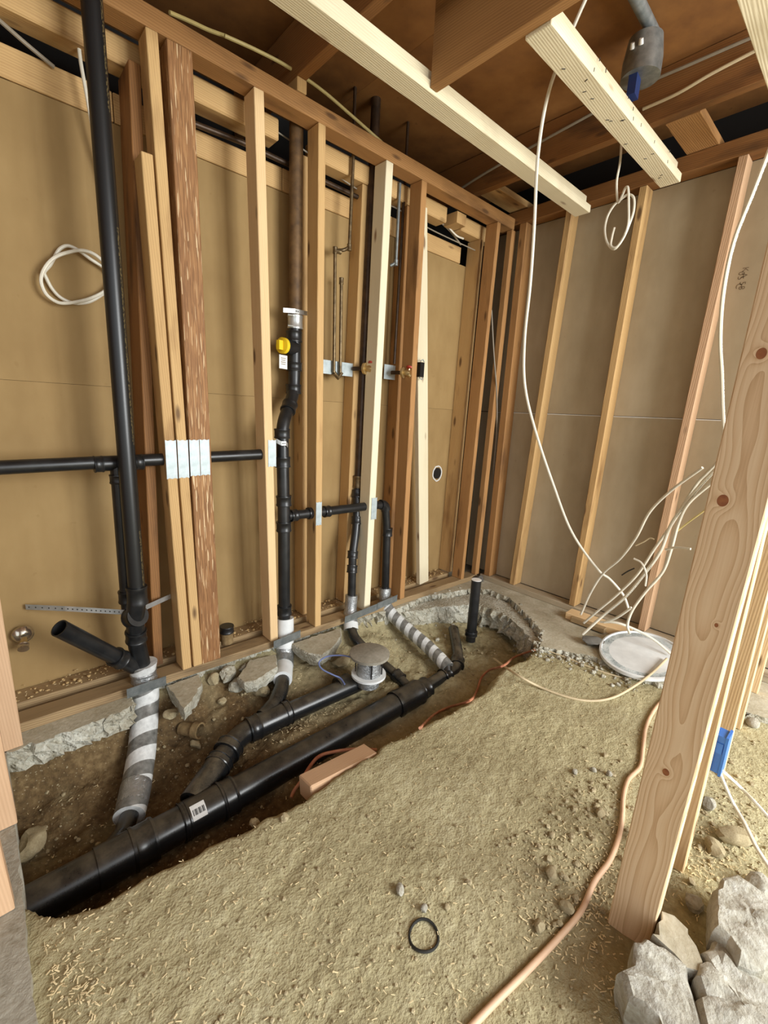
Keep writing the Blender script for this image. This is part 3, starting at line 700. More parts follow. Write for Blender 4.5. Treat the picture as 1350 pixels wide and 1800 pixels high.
s4 = tube('foam_sleeve', w4[12:], .038, 'foam_taped', cv, 22); tube('foil_sleeve', w4[:20], .0365, 'foil', cv, 20)
tube('buried_pipe', [w4[-3], Z(786, 1180, -.165)], R15 * 1.2, 'abs_dusty', cv, 18)

# main drain in the trench
mz = -.20; m0 = V((-3.0, -.545, mz)); m1 = Z(736, 1216, mz); md = (m1 - m0).normalized()
mn = thing('main_drain', (-1.9, -.54, mz - .06), 'thick dusty black main drain pipe lying along the trench', 'pipe')
tube('pipe', [m0, m1], R4, 'abs_dusty', mn, 28)
def on_main(px, py): q = Z(px, py, mz); return m0 + md * (q - m0).dot(md)
for px, py, L, r in ((252, 1485, .07, .066), (402, 1408, .055, .066), (325, 1449, .02, .063)):
    hub('coupling', on_main(px, py), md, L, r, 'abs_dusty', mn)
wa, wb = on_main(170, 1530), on_main(250, 1488); tube('wye_body', [wa, wb], .0625, 'abs_dusty', mn, 26)
wa, wb = on_main(325, 1450), on_main(400, 1410); wy = tube('wye_body', [wa, wb], .0625, 'abs_dusty', mn, 26)
# paper sticker with its bar code on the wye
sq = on_main(346, 1438); nrm = (V(CAM) - sq); nrm = (nrm - md * nrm.dot(md)).normalized(); nrm = (nrm * 1.0 + V((0, 0, .25))).normalized(); nrm = (nrm - md * nrm.dot(md)).normalized()
sv_, sf_ = [], []
tn = md.cross(nrm)
for i in range(7):
    an = (i - 3) * .13
    for u in (-.024, .024): sv_.append(sq + md * u + (nrm * math.cos(an) + tn * math.sin(an)) * .0636)
sf_ = [(2 * i, 2 * i + 1, 2 * i + 3, 2 * i + 2) for i in range(6)]
stk = obj('sticker', sv_, sf_, 'paper_white', wy)
for i in range(9): 
    w_ = .0012 if i % 3 else .002
    obox('bar', sq + md * (-.016 + .004 * i) + nrm * .0643 , nrm, tn, .0008, w_, .016, 'ink', stk) if False else None
bv, bf = [], []
for i in range(10):
    u = -.018 + .004 * i; wd = (.0013, .0006, .0018)[i % 3]; n_ = len(bv)
    for an in (-.14, .16):
        for s in (-1, 1): bv.append(sq + md * (u + s * wd) + (nrm * math.cos(an) + tn * math.sin(an)) * .0644)
    bf.append((n_, n_ + 1, n_ + 3, n_ + 2))
obj('bar_code', bv, bf, 'ink', stk)
rd = m1 + md * .0
hub('reducer', rd - md * .09, md, .17, .065, 'abs_dusty', mn); hub('coupling', rd + md * .03, md, .06, .056, 'abs_dusty', mn)
e0, e1 = Z(766, 1196, -.19), Z(803, 1174, -.18)
tube('pipe', rounded([rd, e0, e1, Z(805, 1150, -.165), Z(797, 1106, -.13)], .05), .0325, 'abs_buried', mn, 20)
hub('coupling', Z(783, 1186, -.187), e1 - e0, .05, .041, 'abs_buried', mn); hub('coupling', e1.lerp(Z(805, 1150, -.165), .35), Z(805, 1150, -.165) - e1, .06, .041, 'abs_buried', mn)

# branch drain from the toilet flange
f0, f1, f2, f3 = Z(650, 1190, -.135), Z(430, 1287, -.15), Z(408, 1308, -.155), Z(338, 1412, -.19)
br = thing('branch_drain', (f1.x, f1.y, -.2), 'dusty black branch drain running from the toilet flange to the main', 'pipe')
tube('pipe', rounded([f0, f1, f2, f3], .05), R3, 'abs_dusty', br, 24)
bd = (f1 - f0).normalized()
hub('coupling', Z(604, 1206, -.137), bd, .07, .053, 'abs_dusty', br); hub('coupling', Z(503, 1253, -.145), bd, .03, .055, 'abs_dusty', br)
tube('wye_body', [Z(505, 1253, -.145), Z(452, 1277, -.148)], .051, 'abs_dusty', br, 24)
hub('coupling', Z(446, 1280, -.148), bd, .05, .054, 'abs_dusty', br)
hub('coupling', f2.lerp(f3, .10), f3 - f2, .04, .056, 'abs_buried', br); hub('coupling', f2.lerp(f3, .36), f3 - f2, .03, .053, 'abs_buried', br); tube('wye_branch', [f2.lerp(f3, .4), f3], .05, 'abs_buried', br, 24)

# toilet flange with its round cover
fb = Z(648, 1184, -.07)
fl = thing('toilet_flange', (fb.x, fb.y, -.1), 'foil wrapped toilet flange stub under a round grey cover', 'flange')
tube('flange_ring', [fb + V((0, 0, z)) for z in (-.008, -.007, .004, .0045)], [.07, .086, .086, .06], 'foam_white', fl, 32)
tube('riser', [fb + V((0, 0, z)) for z in (-.06, .0, .05, .105)], [.055, .062, .058, .064], 'foil', fl, 28)
tube('cover', [fb + V((0, 0, z)) for z in (.10, .101, .114, .1155, .116)], [.06, .098, .099, .096, .0], 'cover_grey', fl, 36)
for an in (.6, 2.4, 4.2, 5.3):
    c = V((math.cos(an), math.sin(an), 0)) * .066; obox('strap_slot', fb + c + V((0, 0, .055)), c, (0, 0, 1), .006, .006, .09, 'insul_black', fl)
# shower stub
sp0 = Z(828, 1116, -.13)
sb = thing('shower_stub', tuple(sp0), 'upright black drain stub with white rim in the corner pit', 'pipe')
tube('pipe', [sp0 + V((0, 0, -.04)), V((sp0.x, sp0.y, Y(836, 1020, sp0.y).z))], .0302, 'abs_black', sb, 22)
tp = V((sp0.x, sp0.y, Y(836, 1020, sp0.y).z)); tube('cap', [tp + V((0, 0, z)) for z in (-.001, .0, .003, .0032)], [.02, .0305, .0305, .02], 'paper_white', sb, 22)
hub('coupling', sp0 + V((0, 0, .012)), (0, 0, 1), .03, .038, 'abs_black', sb)

# nail plates and straps
GS = 'steel nail plates'
def nail_plate(c, w, h, label, wavy=True, yv=-.0015, parent=None):
    """punched plate on a stud face: toothed top and bottom edges"""
    n = max(4, int(w / .009)) ; v = []
    for zt in (h / 2, -h / 2):
        for i in range(n + 1): v.append((c.x - w / 2 + w * i / n, zt + (.0035 if i % 2 else 0) * (1 if zt < 0 else -1)))
    vs = [(x, y_, c.z + z) for y_ in (yv - .0014, yv) for x, z in v]; N = n + 1; f = []
    for s in (0, 2 * N):
        for i in range(n): f.append((s + i, s + i + 1, s + N + i + 1, s + N + i))
    for i in range(n): f.append((i, i + 1, 2 * N + i + 1, 2 * N + i)); f.append((N + i, N + i + 1, 3 * N + i + 1, 3 * N + i))
    f.append((0, N, 3 * N, 2 * N)); f.append((n, N + n, 3 * N + n, 2 * N + n))
    return obj('nail_plate', vs, f, 'galvanized', parent, label=label, cat='nail plate', group=GS)
nail_plate(Y(301, 808), .041, .155, 'leftmost of four steel nail plates side by side')
nail_plate(Y(322, 807), .041, .155, 'second steel nail plate, on the stud touching the strand post')
nail_plate(Y(342, 805), .039, .15, 'third steel nail plate, left half of the strand post')
nail_plate(Y(360, 804), .039, .15, 'fourth steel nail plate, right half of the strand post')
nail_plate(Y(478, 797), .040, .125, 'steel nail plate on the pale stud by the offset bend')
nail_plate(Y(560, 903), .034, .125, 'steel nail plate on the old tan stud')
nail_plate(Y(657, 894), .040, .13, 'steel nail plate on the brightest new stud')
def plate_strap(p, q, label, y=-.034):
    a, b = Y(*p, y), Y(*q, y)
    lumber('plate_strap', a, b, .046, .003, (0, -.15, 1), 'galv_dark', bev=0, label=label, cat='strap', group='steel straps bridging the cut bottom plate')
plate_strap((223, 1220), (292, 1196), 'grey steel strap across the left taped sleeve')
plate_strap((481, 1134), (528, 1114), 'grey steel strap across the white sleeve by the concrete chunk')
plate_strap((606, 1090), (665, 1066), 'grey steel strap in front of the foil wrapped leg')
plate_strap((663, 1066), (698, 1051), 'grey steel strap nearest the spiral taped run', -.038)
# perforated hanger strap
hs = thing('hanger_strap', (-2.4, .1, .4), 'perforated steel hanger strap stretched behind the left riser', 'strap')
def strap(path, w_, parent, name='strap', mat='steel_band'):
    v, f = [], []
    for p_ in path: v += [p_ + V((0, 0, w_ / 2)), p_ - V((0, 0, w_ / 2)), p_ + V((0, .0015, w_ / 2)), p_ + V((0, .0015, -w_ / 2))]
    for i in range(len(path) - 1):
        for a_, b_ in ((0, 1), (3, 2), (2, 0), (1, 3)): f.append((4 * i + a_, 4 * i + b_, 4 * i + 4 + b_, 4 * i + 4 + a_))
    return obj(name, v, f, mat, parent)
def holes(a, b, n, parent, r=.003):
    for i in range(n):
        c = a.lerp(b, (i + .5) / n) + V((0, -.0006, 0)); x_ = (b - a).normalized()
        v = [c + x_ * (r * math.cos(t)) + V((0, 0, r * math.sin(t))) for t in [k * math.pi / 4 for k in range(8)]]; obj('strap_hole', v, [tuple(range(8))], 'ink', parent)
A_, B_, C_, D_ = Y(45, 1067, .22), Y(115, 1070, .12), Y(229, 1077, .015), Y(300, 1048, .085)
s1_ = strap([A_, B_, C_], .021, hs); holes(B_, C_, 14, s1_); holes(A_, B_, 6, s1_)
s2_ = strap([C_ + V((.03, .0, 0)), D_], .021, hs); holes(C_.lerp(D_, .45), D_, 6, s2_)
for (p, q, nm) in ((Y(498, 545, .12), Y(540, 551, .12), 'perforated strap holding the cast iron pipe'), (Y(486, 775, .012), Y(506, 783, .012), 'small perforated strap round the black stack by the pale stud')):
    r_ = thing('pipe_strap', tuple(p), nm, 'strap', 'perforated pipe straps'); m_ = p.lerp(q, .5) + V((0, -.015, 0)); t_ = strap([p, m_ + V((-.012, 0, 0)), m_ + V((.012, 0, 0)), q], .02, r_); holes(m_ + V((-.01, -.001, 0)), m_ + V((.01, -.001, 0)), 2, t_)

# copper supplies, brass valves, galvanized backing plate
GC = 'copper supply pipes'
sp = thing('supply_pipe', (-1.3, .16, 1.4), 'tarnished copper supply with a jog, hanging from the top plate', 'pipe', GC)
cpt = [Y(622, 262, .115) + V((0, 0, .05)), Y(614, 435, .13), Y(604, 440, .15), Y(589, 440, .15), Y(587, 655, .15)]
tube('pipe', rounded(cpt, .018), .0085, 'copper_old', sp, 12)
for q, d in ((cpt[1], (0, 0, 1)), (cpt[3], (0, 0, 1)), (cpt[3] + V((.02, 0, 0)), (1, 0, 0))): hub('fitting', q, d, .03, .0115, 'copper_old', sp)
tube('pipe', [Y(587, 655, .15), Y(594, 664, .15), Y(600, 655, .15)], .012, 'copper_old', sp, 12)
sp2 = thing('supply_pipe', (-1.28, .15, 1.4), 'short capped copper supply stub over the galvanized plate', 'pipe', GC)
tube('pipe', [Y(600, 497, .15), Y(598, 657, .15)], .0085, 'copper_old', sp2, 12); hub('cap', Y(600, 494, .15), (0, 0, 1), .03, .0115, 'copper_old', sp2)
sp3 = thing('supply_pipe', (-.9, .16, 1.4), 'thin grey supply pipe right of the bright new stud', 'pipe', GC)
cq = [Y(703, 322, .13), Y(696, 462, .13), Y(686, 467, .15)]; tube('pipe', rounded(cq, .015), .0085, 'galv_dark', sp3, 12); hub('fitting', cq[1], (0, 0, 1), .03, .0115, 'galv_dark', sp3)
sp4 = thing('supply_pipe', (-.86, .2, 1.4), 'dark supply pipe hidden deep right of the bright new stud', 'pipe', GC); tube('pipe', [Y(711, 330, .15), Y(693, 640, .15)], .0085, 'steel_pipe', sp4, 12)
for (x0, x1, py0, py1, lb) in ((548, 634, 629, 664, 'pitted galvanized plate behind the red-handled valve'), (676, 694, 640, 668, 'small galvanized plate piece right of the bright new stud')):
    p0, p1 = Y(x0, py0, .165), Y(x1, py1, .165); box('backing_plate', p0.x, p1.x, .165, .168, min(p0.z, p1.z), max(p0.z, p1.z), 'galvanized', label=lb, cat='plate')
GV = 'brass hose valves'
def valve(c, lb, d=V((.35, -1, 0)), run=None):
    t = thing('hose_valve', tuple(c), lb, 'valve', GV); d = d.normalized()
    tube('inlet', [c - d * .07, c], .011, 'steel_pipe', t, 12)
    tube('flange', [c + d * s for s in (0, .001, .012, .013)], [.016, .031, .031, .016], 'brass', t, 18)
    tube('body', [c, c + d * .035, c + d * .05], [.013, .017, .012], 'brass', t, 14)
    tube('spout', [c + d * .03, c + d * .05 + V((.008, 0, -.02))], .0115, 'brass', t, 12)
    h = c + d * .04 + V((.006, 0, .022)); tube('stem', [c + d * .038, h], .005, 'brass', t, 8)
    tube('handle', [h, h + V((.001, 0, .0015)), h + V((.004, -.0, .010)), h + V((.005, 0, .011))], [.006, .021, .021, .006], 'red_paint', t, 10)
valve(Y(640, 648, .09), 'brass valve with red handle left of the bright new stud'); valve(Y(707, 655, .06), 'brass valve with red handle right of the bright new stud')
ob = thing('junction_box', (-.62, .06, 1.3), 'small black switch box on the leaning cream board', 'box'); q = Y(739, 650, .083)
obox('body', q, (1, 0, 0), (0, 0, 1), .034, .03, .085, 'black_plastic', ob)
for s in (-1, 1): tube('ear', [q + V((-.02, -.016, s * .048)), q + V((0, -.017, s * .058)), q + V((.012, -.016, s * .045))], .003, 'galvanized', ob, 6)
# pipe end seen through a torn hole in the drywall
ph = thing('hole_pipe', tuple(Y(768, 832, YD)), 'black pipe end in a torn round hole of the tan drywall', 'pipe'); hc = Y(768, 832, YD)
tube('pipe_end', [hc + V((0, -.004, 0)), hc + V((0, -.0045, 0)), hc + V((0, -.001, 0))], [.036, .040, .040], 'abs_black', ph, 22)
rg = [hc + V((math.cos(t) * (.044 + .006 * random.random()), -.003, math.sin(t) * (.05 + .008 * random.random()))) for t in [k * math.pi / 9 for k in range(18)]]
tube('torn_paper', rg + [rg[0]], .005, 'paper_white', ph, 6)
# chrome escutcheon at the far left
es = thing('escutcheon', tuple(Y(38, 1122, .2)), 'chrome escutcheon with brass nipple low on the tan drywall', 'fitting'); ec = Y(40, 1115, .22)
tube('plate', [ec, ec + V((0, -.004, 0)), ec + V((.002, -.02, -.004)), ec + V((.003, -.024, -.005))], [.036, .036, .024, .012], 'chrome', es, 22)
tube('nipple', [ec + V((.002, -.01, -.005)), ec + V((-.004, -.05, -.03))], .012, 'brass', es, 12); hub('nut', ec + V((-.004, -.05, -.03)), V((-.006, -.04, -.025)), .022, .018, 'chrome', es)
# black capped stub behind the strand post, pipes above the plate
ks = thing('capped_stub', tuple(Z(398, 1118, .05)), 'short black capped stub behind the foot of the strand post', 'pipe'); kc = Z(399, 1120, .06)
tube('pipe', [kc + V((0, 0, -.03)), kc + V((0, 0, .03))], .03, 'clay', ks, 18); hub('cap', kc + V((0, 0, .045)), (0, 0, 1), .035, .034, 'abs_black', ks)
for (px, py, r_, lb) in ((625, 132, .008, 'thin pipe dropping through the dark ceiling, leftmost of three'), (718, 203, .008, 'thin pipe dropping through the dark ceiling, rightmost of three')):
    q = Y(px, py, .15); tube('ceiling_pipe', [V((q.x, q.y, 2.72)), V((q.x, q.y, 2.425))], r_, 'steel_pipe', None, 12, label=lb, cat='pipe', group='thin pipes above the top plate')
cp_ = Y(345, 236, .2); 
tube('cavity_pipe', [Y(330, 213, .19), Y(425, 250, .19), Y(640, 352, .19)], .011, 'steel_pipe', None, 10, label='dark thin pipe running level in the gap above the drywall', cat='pipe')

# ------------------------------------------------------------------ cables and hoses
GK = 'white electrical cables'
def cable(l, r, mat, label, n=8, flat=None, group=GK, name='cable', cat='cable'):
    pts = [P(*q) if isinstance(q, tuple) else q for q in l]
    return tube(name, pts, r, mat, None, 8, True, flat=flat, n=n, label=label, cat=cat, group=group)
rw = .0066
cable([(1034, -12, 'x', -1.02), (1005, 55, 'x', -1.02), (965, 160, 'x', -1.0), (946, 270, 'x', -.97), (939, 400, 'x', -.93), (932, 500, 'x', -.88), (922, 600, 'x', -.80), (923, 680, 'x', -.72),
       (942, 760, 'x', -.60), (972, 850, 'x', -.45), (1005, 935, 'x', -.32), (1050, 1000, 'x', -.22), (1072, 1018, 'x', -.18), (1095, 1045, 'x', -.15), (1105, 1070, 'x', -.14)], rw, 'cable_white', 'long white cable hanging from the ceiling past both beams to the right wall')
cable([(1362, 240, 'x', -.62), (1325, 335, 'x', -.60), (1290, 425, 'x', -.57), (1272, 510, 'x', -.53), (1266, 590, 'x', -.48), (1269, 660, 'x', -.43), (1271, 725, 'x', -.4), (1276, 800, 'x', -.38)], rw * 1.15, 'cable_printed', 'printed white cable hanging at the right, behind the foreground stud')
# coil hooked over the drywall at the left
cl_ = [(182, 475, 168, 462), (140, 440), (125, 441), (100, 452)]
def ring_pts(l, y): return [(px, py, 'y', y + k * .0015) for k, (px, py) in enumerate(l)]
cable(ring_pts([(186, 464), (166, 447), (143, 440), (118, 444), (97, 452), (82, 466), (73, 484), (73, 500), (82, 518), (98, 530), (112, 533), (133, 531), (160, 524), (186, 510), (196, 490), (186, 473), (160, 456), (138, 440), (120, 432), (106, 437), (97, 450), (88, 466), (78, 478), (81, 488), (92, 508), (108, 524), (132, 533), (158, 530), (184, 515)], .185), rw * .9, 'cable_white', 'loose loop of white cable on the left wall behind the riser', n=6)
cable([(137, 68, 'y', .17), (142, 110, 'y', .17), (152, 165, 'y', .17), (165, 235, 'y', .18), (190, 340, 'y', .19), (196, 430, 'y', .19)], rw * .9, 'cable_white', 'white cable dropping from the rear plate behind the riser')
cable([(-10, 28, 'y', .2), (40, 72, 'y', .2), (95, 118, 'y', .22)], rw, 'cable_grey', 'grey cable in the dark gap at the top left')
# coil hanging from the second beam
cable([(1092, 225, 'x', -.38), (1092, 255, 'x', -.38), (1090, 285, 'x', -.38), (1084, 320, 'x', -.38), (1086, 355, 'x', -.38), (1093, 345, 'x', -.385), (1099, 331, 'x', -.39), (1104, 331, 'x', -.395), (1105, 360, 'x', -.40), (1104, 395, 'x', -.40), (1094, 420, 'x', -.39), (1080, 438, 'x', -.385),
       (1068, 428, 'x', -.38), (1063, 405, 'x', -.375), (1068, 380, 'x', -.37), (1080, 360, 'x', -.37), (1092, 350, 'x', -.37), (1104, 342, 'x', -.375), (1114, 348, 'x', -.38), (1114, 370, 'x', -.385), (1106, 395, 'x', -.39), (1096, 418, 'x', -.395), (1084, 434, 'x', -.40), (1074, 432, 'x', -.40), (1076, 415, 'x', -.40), (1080, 400, 'x', -.40)], rw * .8, 'cable_white', 'small coil of white cable hanging under the second cream beam', n=6)
# cables over the top plate and along the ceiling
cable([(298, 22, 'y', .03), (335, 38, 'y', .05), (365, 52, 'y', .07), (395, 63, 'y', .09)], rw, 'cable_yellow', 'yellowed cable piece above the top plate left of the dark joist', group='yellowed cables above the top plate')
cable([(395, 63, 'y', .06), (450, 88, 'y', .05), (505, 117, 'y', .045), (565, 158, 'y', .045), (620, 205, 'y', .045), (672, 251, 'y', .05)], rw, 'cable_yellow', 'yellowed cable arching down to the top plate', group='yellowed cables above the top plate')
cable([(800, 338, 'x', -.38), (860, 300, 'x', -.38), (940, 255, 'x', -.38), (1040, 200, 'x', -.38), (1130, 150, 'x', -.38), (1220, 110, 'x', -.38), (1330, 62, 'x', -.38)], rw, 'cable_grey', 'grey cable strung along the ceiling by the right joist')
cable([(1130, 192, 'x', -.372), (1190, 165, 'x', -.372), (1250, 130, 'x', -.372), (1330, 88, 'x', -.372)], rw, 'cable_dusty', 'tan cable fixed along the side of the right joist')
cable([(760, 378, 'y', .2), (790, 405, 'y', .21), (810, 430, 'y', .22)], rw * .8, 'cable_grey', 'grey cable in the gap above the right end of the tan drywall')
cable([(775, 383, 'y', .2), (800, 412, 'y', .19), (815, 420, 'y', .16)], rw * .8, 'cable_white', 'white cable in the gap above the right end of the tan drywall')
cable([(470, 220, 'y', .2), (540, 268, 'y', .2), (575, 296, 'y', .2), (640, 340, 'y', .2), (700, 368, 'y', .2), (755, 402, 'y', .2), (835, 440, 'y', .16)], .0035, 'cable_grey', 'thin grey wire crossing behind the studs near the top')
cable([(864, 545, 'y', .02), (868, 620, 'y', .01), (873, 690, 'y', -.005), (873, 760, 'y', -.01), (867, 840, 'y', -.012), (872, 885, 'y', -.012), (875, 908, 'y', -.012)], .0045, 'cable_grey', 'thin grey wire dangling in the room corner')
# bundle at the right wall
cable([(1235, 822, 'x', -.42), (1180, 862, 'x', -.36), (1142, 900, 'x', -.32), (1118, 945, 'x', -.28), (1090, 982, 'x', -.25), (1060, 1008, 'x', -.23), (1038, 1042, 'x', -.22), (1021, 1080, 'x', -.20)], rw, 'cable_white', 'upper white cable bowing left from the foreground stud to the wood offcut')
cable([(1285, 790, 'x', -.52), (1246, 828, 'x', -.46), (1225, 850, 'x', -.42), (1200, 890, 'x', -.38), (1175, 930, 'x', -.34), (1150, 965, 'x', -.3), (1120, 1010, 'x', -.27), (1085, 1045, 'x', -.25), (1055, 1070, 'x', -.24), (1026, 1095, 'x', -.24)], rw, 'cable_white', 'white cable of the bundle ending over the wood offcut')
cable([(1285, 800, 'x', -.53), (1243, 840, 'x', -.47), (1205, 885, 'x', -.42), (1178, 925, 'x', -.38), (1160, 970, 'x', -.34), (1130, 1012, 'x', -.31), (1098, 1050, 'x', -.30), (1060, 1082, 'x', -.30), (1024, 1115, 'x', -.33)], rw * 1.15, 'cable_printed', 'printed white cable of the bundle reaching lowest to the left')
cable([(1285, 825, 'x', -.52), (1240, 858, 'x', -.46), (1208, 888, 'x', -.43), (1192, 922, 'x', -.40), (1180, 965, 'x', -.38), (1165, 1005, 'x', -.37), (1135, 1040, 'x', -.37), (1112, 1072, 'x', -.38), (1103, 1098, 'x', -.39), (1107, 1114, 'x', -.40)], rw, 'cable_white', 'white cable of the bundle ending on the round lid')
cable([(1110, 1068, 'x', -.3), (1085, 1085, 'x', -.29), (1062, 1094, 'x', -.28)], rw, 'cable_white', 'short white cable end crossing low behind the bundle')
cable([(1055, 1093, 'x', -.27), (1085, 1095, 'x', -.26), (1120, 1108, 'x', -.22), (1150, 1125, 'x', -.2), (1180, 1150, 'x', -.2)], rw, 'cable_white', 'white cable curving behind the round lid')
cable([(1262, 880, 'x', -.44), (1232, 902, 'x', -.42), (1210, 918, 'x', -.4), (1185, 938, 'x', -.38)], rw * .6, 'cable_yellow', 'thin yellowed wire end beside the bundle', group='stripped wire ends')
cable([(1214, 965, 'x', -.42), (1190, 962, 'x', -.4), (1170, 966, 'x', -.38)], rw * .8, 'cable_white', 'short white wire stub pointing right from the bundle', group='stripped wire ends')
cable([(1117, 959, 'x', -.36), (1132, 952, 'x', -.36), (1142, 946, 'x', -.36), (1150, 948, 'x', -.36)], rw * .55, 'cable_dusty', 'thin tan wire curling left from the bundle', group='stripped wire ends')
cable([(1093, 1011, 'x', -.33), (1104, 1004, 'x', -.33), (1115, 999, 'x', -.33)], rw * .5, 'insul_black', 'short black wire end left of the bundle', group='stripped wire ends')
cable([(1114, 982, 'x', -.33), (1128, 990, 'x', -.33), (1136, 1010, 'x', -.33), (1134, 1030, 'x', -.33)], rw * .8, 'cable_white', 'white wire stub hooking down from the bundle', group='stripped wire ends')
# ground cables
def gcable(l, r, mat, label, group=None, lift=None, name='cable', cat='cable'):
    return tube(name, [G(px, py, r * .8 + h * .6) for px, py, h in l], r, mat, None, 10, True, label=label, cat=cat, group=group)
gcable([(868, 1158, .12), (905, 1184, .05), (950, 1208, .01), (1000, 1226, 0), (1040, 1232, 0), (1078, 1226, .005), (1115, 1206, .04), (1145, 1184, .08), (1172, 1158, .12)], .0058, 'cable_dusty', 'dusty white cable arching over the dirt in front of the round lid')
gcable([(940, 1140, .01), (965, 1145, .01), (1000, 1158, .0), (1045, 1176, 0), (1090, 1190, 0), (1130, 1195, 0), (1175, 1206, .0)], .004, 'cable_dusty', 'thin tan wire lying on the dirt below the round lid')
gcable([(738, 1280, .015), (765, 1255, .03), (790, 1243, .03), (825, 1232, .02), (838, 1215, .02), (846, 1192, .03), (860, 1178, .04), (885, 1170, .05), (905, 1155, .04), (940, 1142, .02)], .006, 'copper_coated', 'reddish copper tube winding along the far trench edge', 'soft copper tubes', name='copper_tube', cat='tube')
gcable([(512, 1402, .02), (517, 1390, .04), (530, 1372, .075), (545, 1347, .11), (562, 1329, .12), (590, 1321, .10), (625, 1317, .05), (662, 1318, .01)], .0068, 'copper_coated', 'reddish copper tube bowing over the wood block at the trench', 'soft copper tubes', name='copper_tube', cat='tube')
gcable([(1185, 1215, 0), (1158, 1238, 0), (1142, 1262, 0), (1134, 1285, 0), (1130, 1318, 0), (1125, 1348, 0), (1105, 1370, 0), (1096, 1400, 0), (1094, 1435, 0), (1088, 1470, 0), (1072, 1512, 0), (1045, 1550, 0), (1022, 1600, 0), (985, 1645, 0), (925, 1708, 0), (870, 1762, 0), (822, 1812, 0)], .0075, 'hose_orange', 'salmon coloured hose snaking over the dirt to the foreground', name='hose', cat='hose')
tube('cable', [Z(622, 1156, .02), Z(600, 1152, .02), Z(575, 1154, .01), Z(561, 1164, -.01), Z(566, 1176, -.03), Z(585, 1186, -.05), Z(598, 1192, -.065), Z(606, 1203, -.075)], .004, 'cable_blue', None, 8, True, label='blue-grey wire looping left of the toilet flange', cat='wire')
GB = 'white cables of the blue box'
for l, lb in (([(1262, 1352, 0), (1285, 1405, 0), (1310, 1450, 0), (1330, 1490, 0), (1356, 1530, 0)], 'lower white cable leaving the blue box'), ([(1266, 1352, 0), (1295, 1378, 0), (1325, 1408, 0), (1358, 1445, 0)], 'upper white cable leaving the blue box')):
    pts = [X(l[0][0], l[0][1], -1.335)] + [Z(px, py, .06 - .016 * k) for k, (px, py, h) in enumerate(l[1:])]
    tube('cable', pts, .0055, 'cable_white', None, 8, True, label=lb, cat='cable', group=GB)

# ------------------------------------------------------------------ boxes, lamp, offcuts
q = X(1266, 1322, -1.337)
bb = thing('outlet_box', tuple(q), 'blue plastic outlet box behind the second partition stud', 'box')
vx = [(-.018, .03), (.0, .03)]
obox('shell', q + V((.006, .035, 0)), (0, 1, 0), (0, 0, 1), .085, .045, .11, 'blue_plastic', bb); obox('rim', q + V((.006, -.0105, 0)), (0, 1, 0), (0, 0, 1), .006, .052, .118, 'blue_plastic', bb)
obox('nail_bracket', q + V((-.018, .02, .02)), (0, 1, 0), (0, 0, 1), .05, .004, .03, 'blue_plastic', bb)
# recessed lamp housing between the joists with conduit and blue bracket
lc = Z(1128, 118, 2.56)
lp = thing('lamp_housing', tuple(lc), 'dark galvanized lamp housing by the second beam under the ceiling', 'lamp')
tube('can', [lc + V((0, 0, z)) for z in (-.04, -.039, .02, .09, .095)], [.04, .07, .07, .06, .03], 'galv_dark', lp, 28)
for k, an in enumerate((2.9, 3.35)):
    q = lc + V((math.cos(an) * .068, math.sin(an) * .068, .035)); tube('wire_nut', [q, q + V((-.012, -.004, .012))], [.009, .007], 'paper_white', lp, 10)
tube('conduit', [lc + V((0, 0, .08)), Z(1150, 60, 2.69), Z(1100, -40, 2.69)], .022, 'galv_dark', lp, 14)
q = Z(1114, 152, 2.49)
obox('bracket', q, (1, .1, 0), (0, 0, 1), .05, .03, .075, 'blue_dark', lp)
def offcut(name, c, d, L, w_, h, mat, label, cat='offcut', up=(0, 0, 1)):
    d = V(d).normalized(); c = V(c); return lumber(name, c - d * L / 2, c + d * L / 2, h, w_, up, mat, label=label, cat=cat)
o1 = Z(1028, 1096, .05); offcut('wood_offcut', (-.078, -.93, .022), (0.06, -1, 0), .36, .09, .042, 'wood_pale', 'pale wood offcut lying against the right wall plate')
offcut('wood_offcut', (-.14, -.90, .022), (0.02, -1, 0), .20, .04, .03, 'wood_rot', 'small grey wood strip beside the pale offcut')
sb_ = Z(1042, 1128, .02)
def rock(name, c, s, seed, mat, label=None, cat='stone', group=None, rot=0, cuts=9, sub=3, rough=.06, parent=None, kind=None, sink=.3):
    rnd = random.Random(seed); bm = bmesh.new(); bmesh.ops.create_icosphere(bm, subdivisions=sub, radius=1.0)
    pl_ = [(V((rnd.gauss(0, 1), rnd.gauss(0, 1), rnd.gauss(0, .8))).normalized(), rnd.uniform(.62, .92)) for _ in range(cuts)]
    ph_ = [V((rnd.uniform(-9, 9), rnd.uniform(-9, 9), rnd.uniform(-9, 9))) for _ in range(3)]
    for v in bm.verts:
        p = v.co.copy()
        for n_, k in pl_:
            t = p.dot(n_)
            if t > k: p -= n_ * (t - k)
        p *= 1 + rough * (math.sin(p.dot(ph_[0])) + .6 * math.sin(2.1 * p.dot(ph_[1])) + .4 * math.sin(3.7 * p.dot(ph_[2])))
        v.co = p
    R_ = Matrix.Rotation(rot, 3, 'Z'); vs = [V(c) + R_ @ V((v.co.x * s[0], v.co.y * s[1], v.co.z * s[2])) + V((0, 0, s[2] * (1 - sink))) for v in bm.verts]
    f = [tuple(v.index for v in fc.verts) for fc in bm.faces]; bm.free()
    return obj(name, vs, f, mat, parent, True, label=label, cat=cat, group=group, kind=kind, angle=28)
rock('stone_block', (sb_.x, sb_.y, 0), (.065, .04, .028), 40, 'stone_dark', 'dark grey rectangular stone left of the round lid', rot=-1.0, cuts=14, sink=.1)
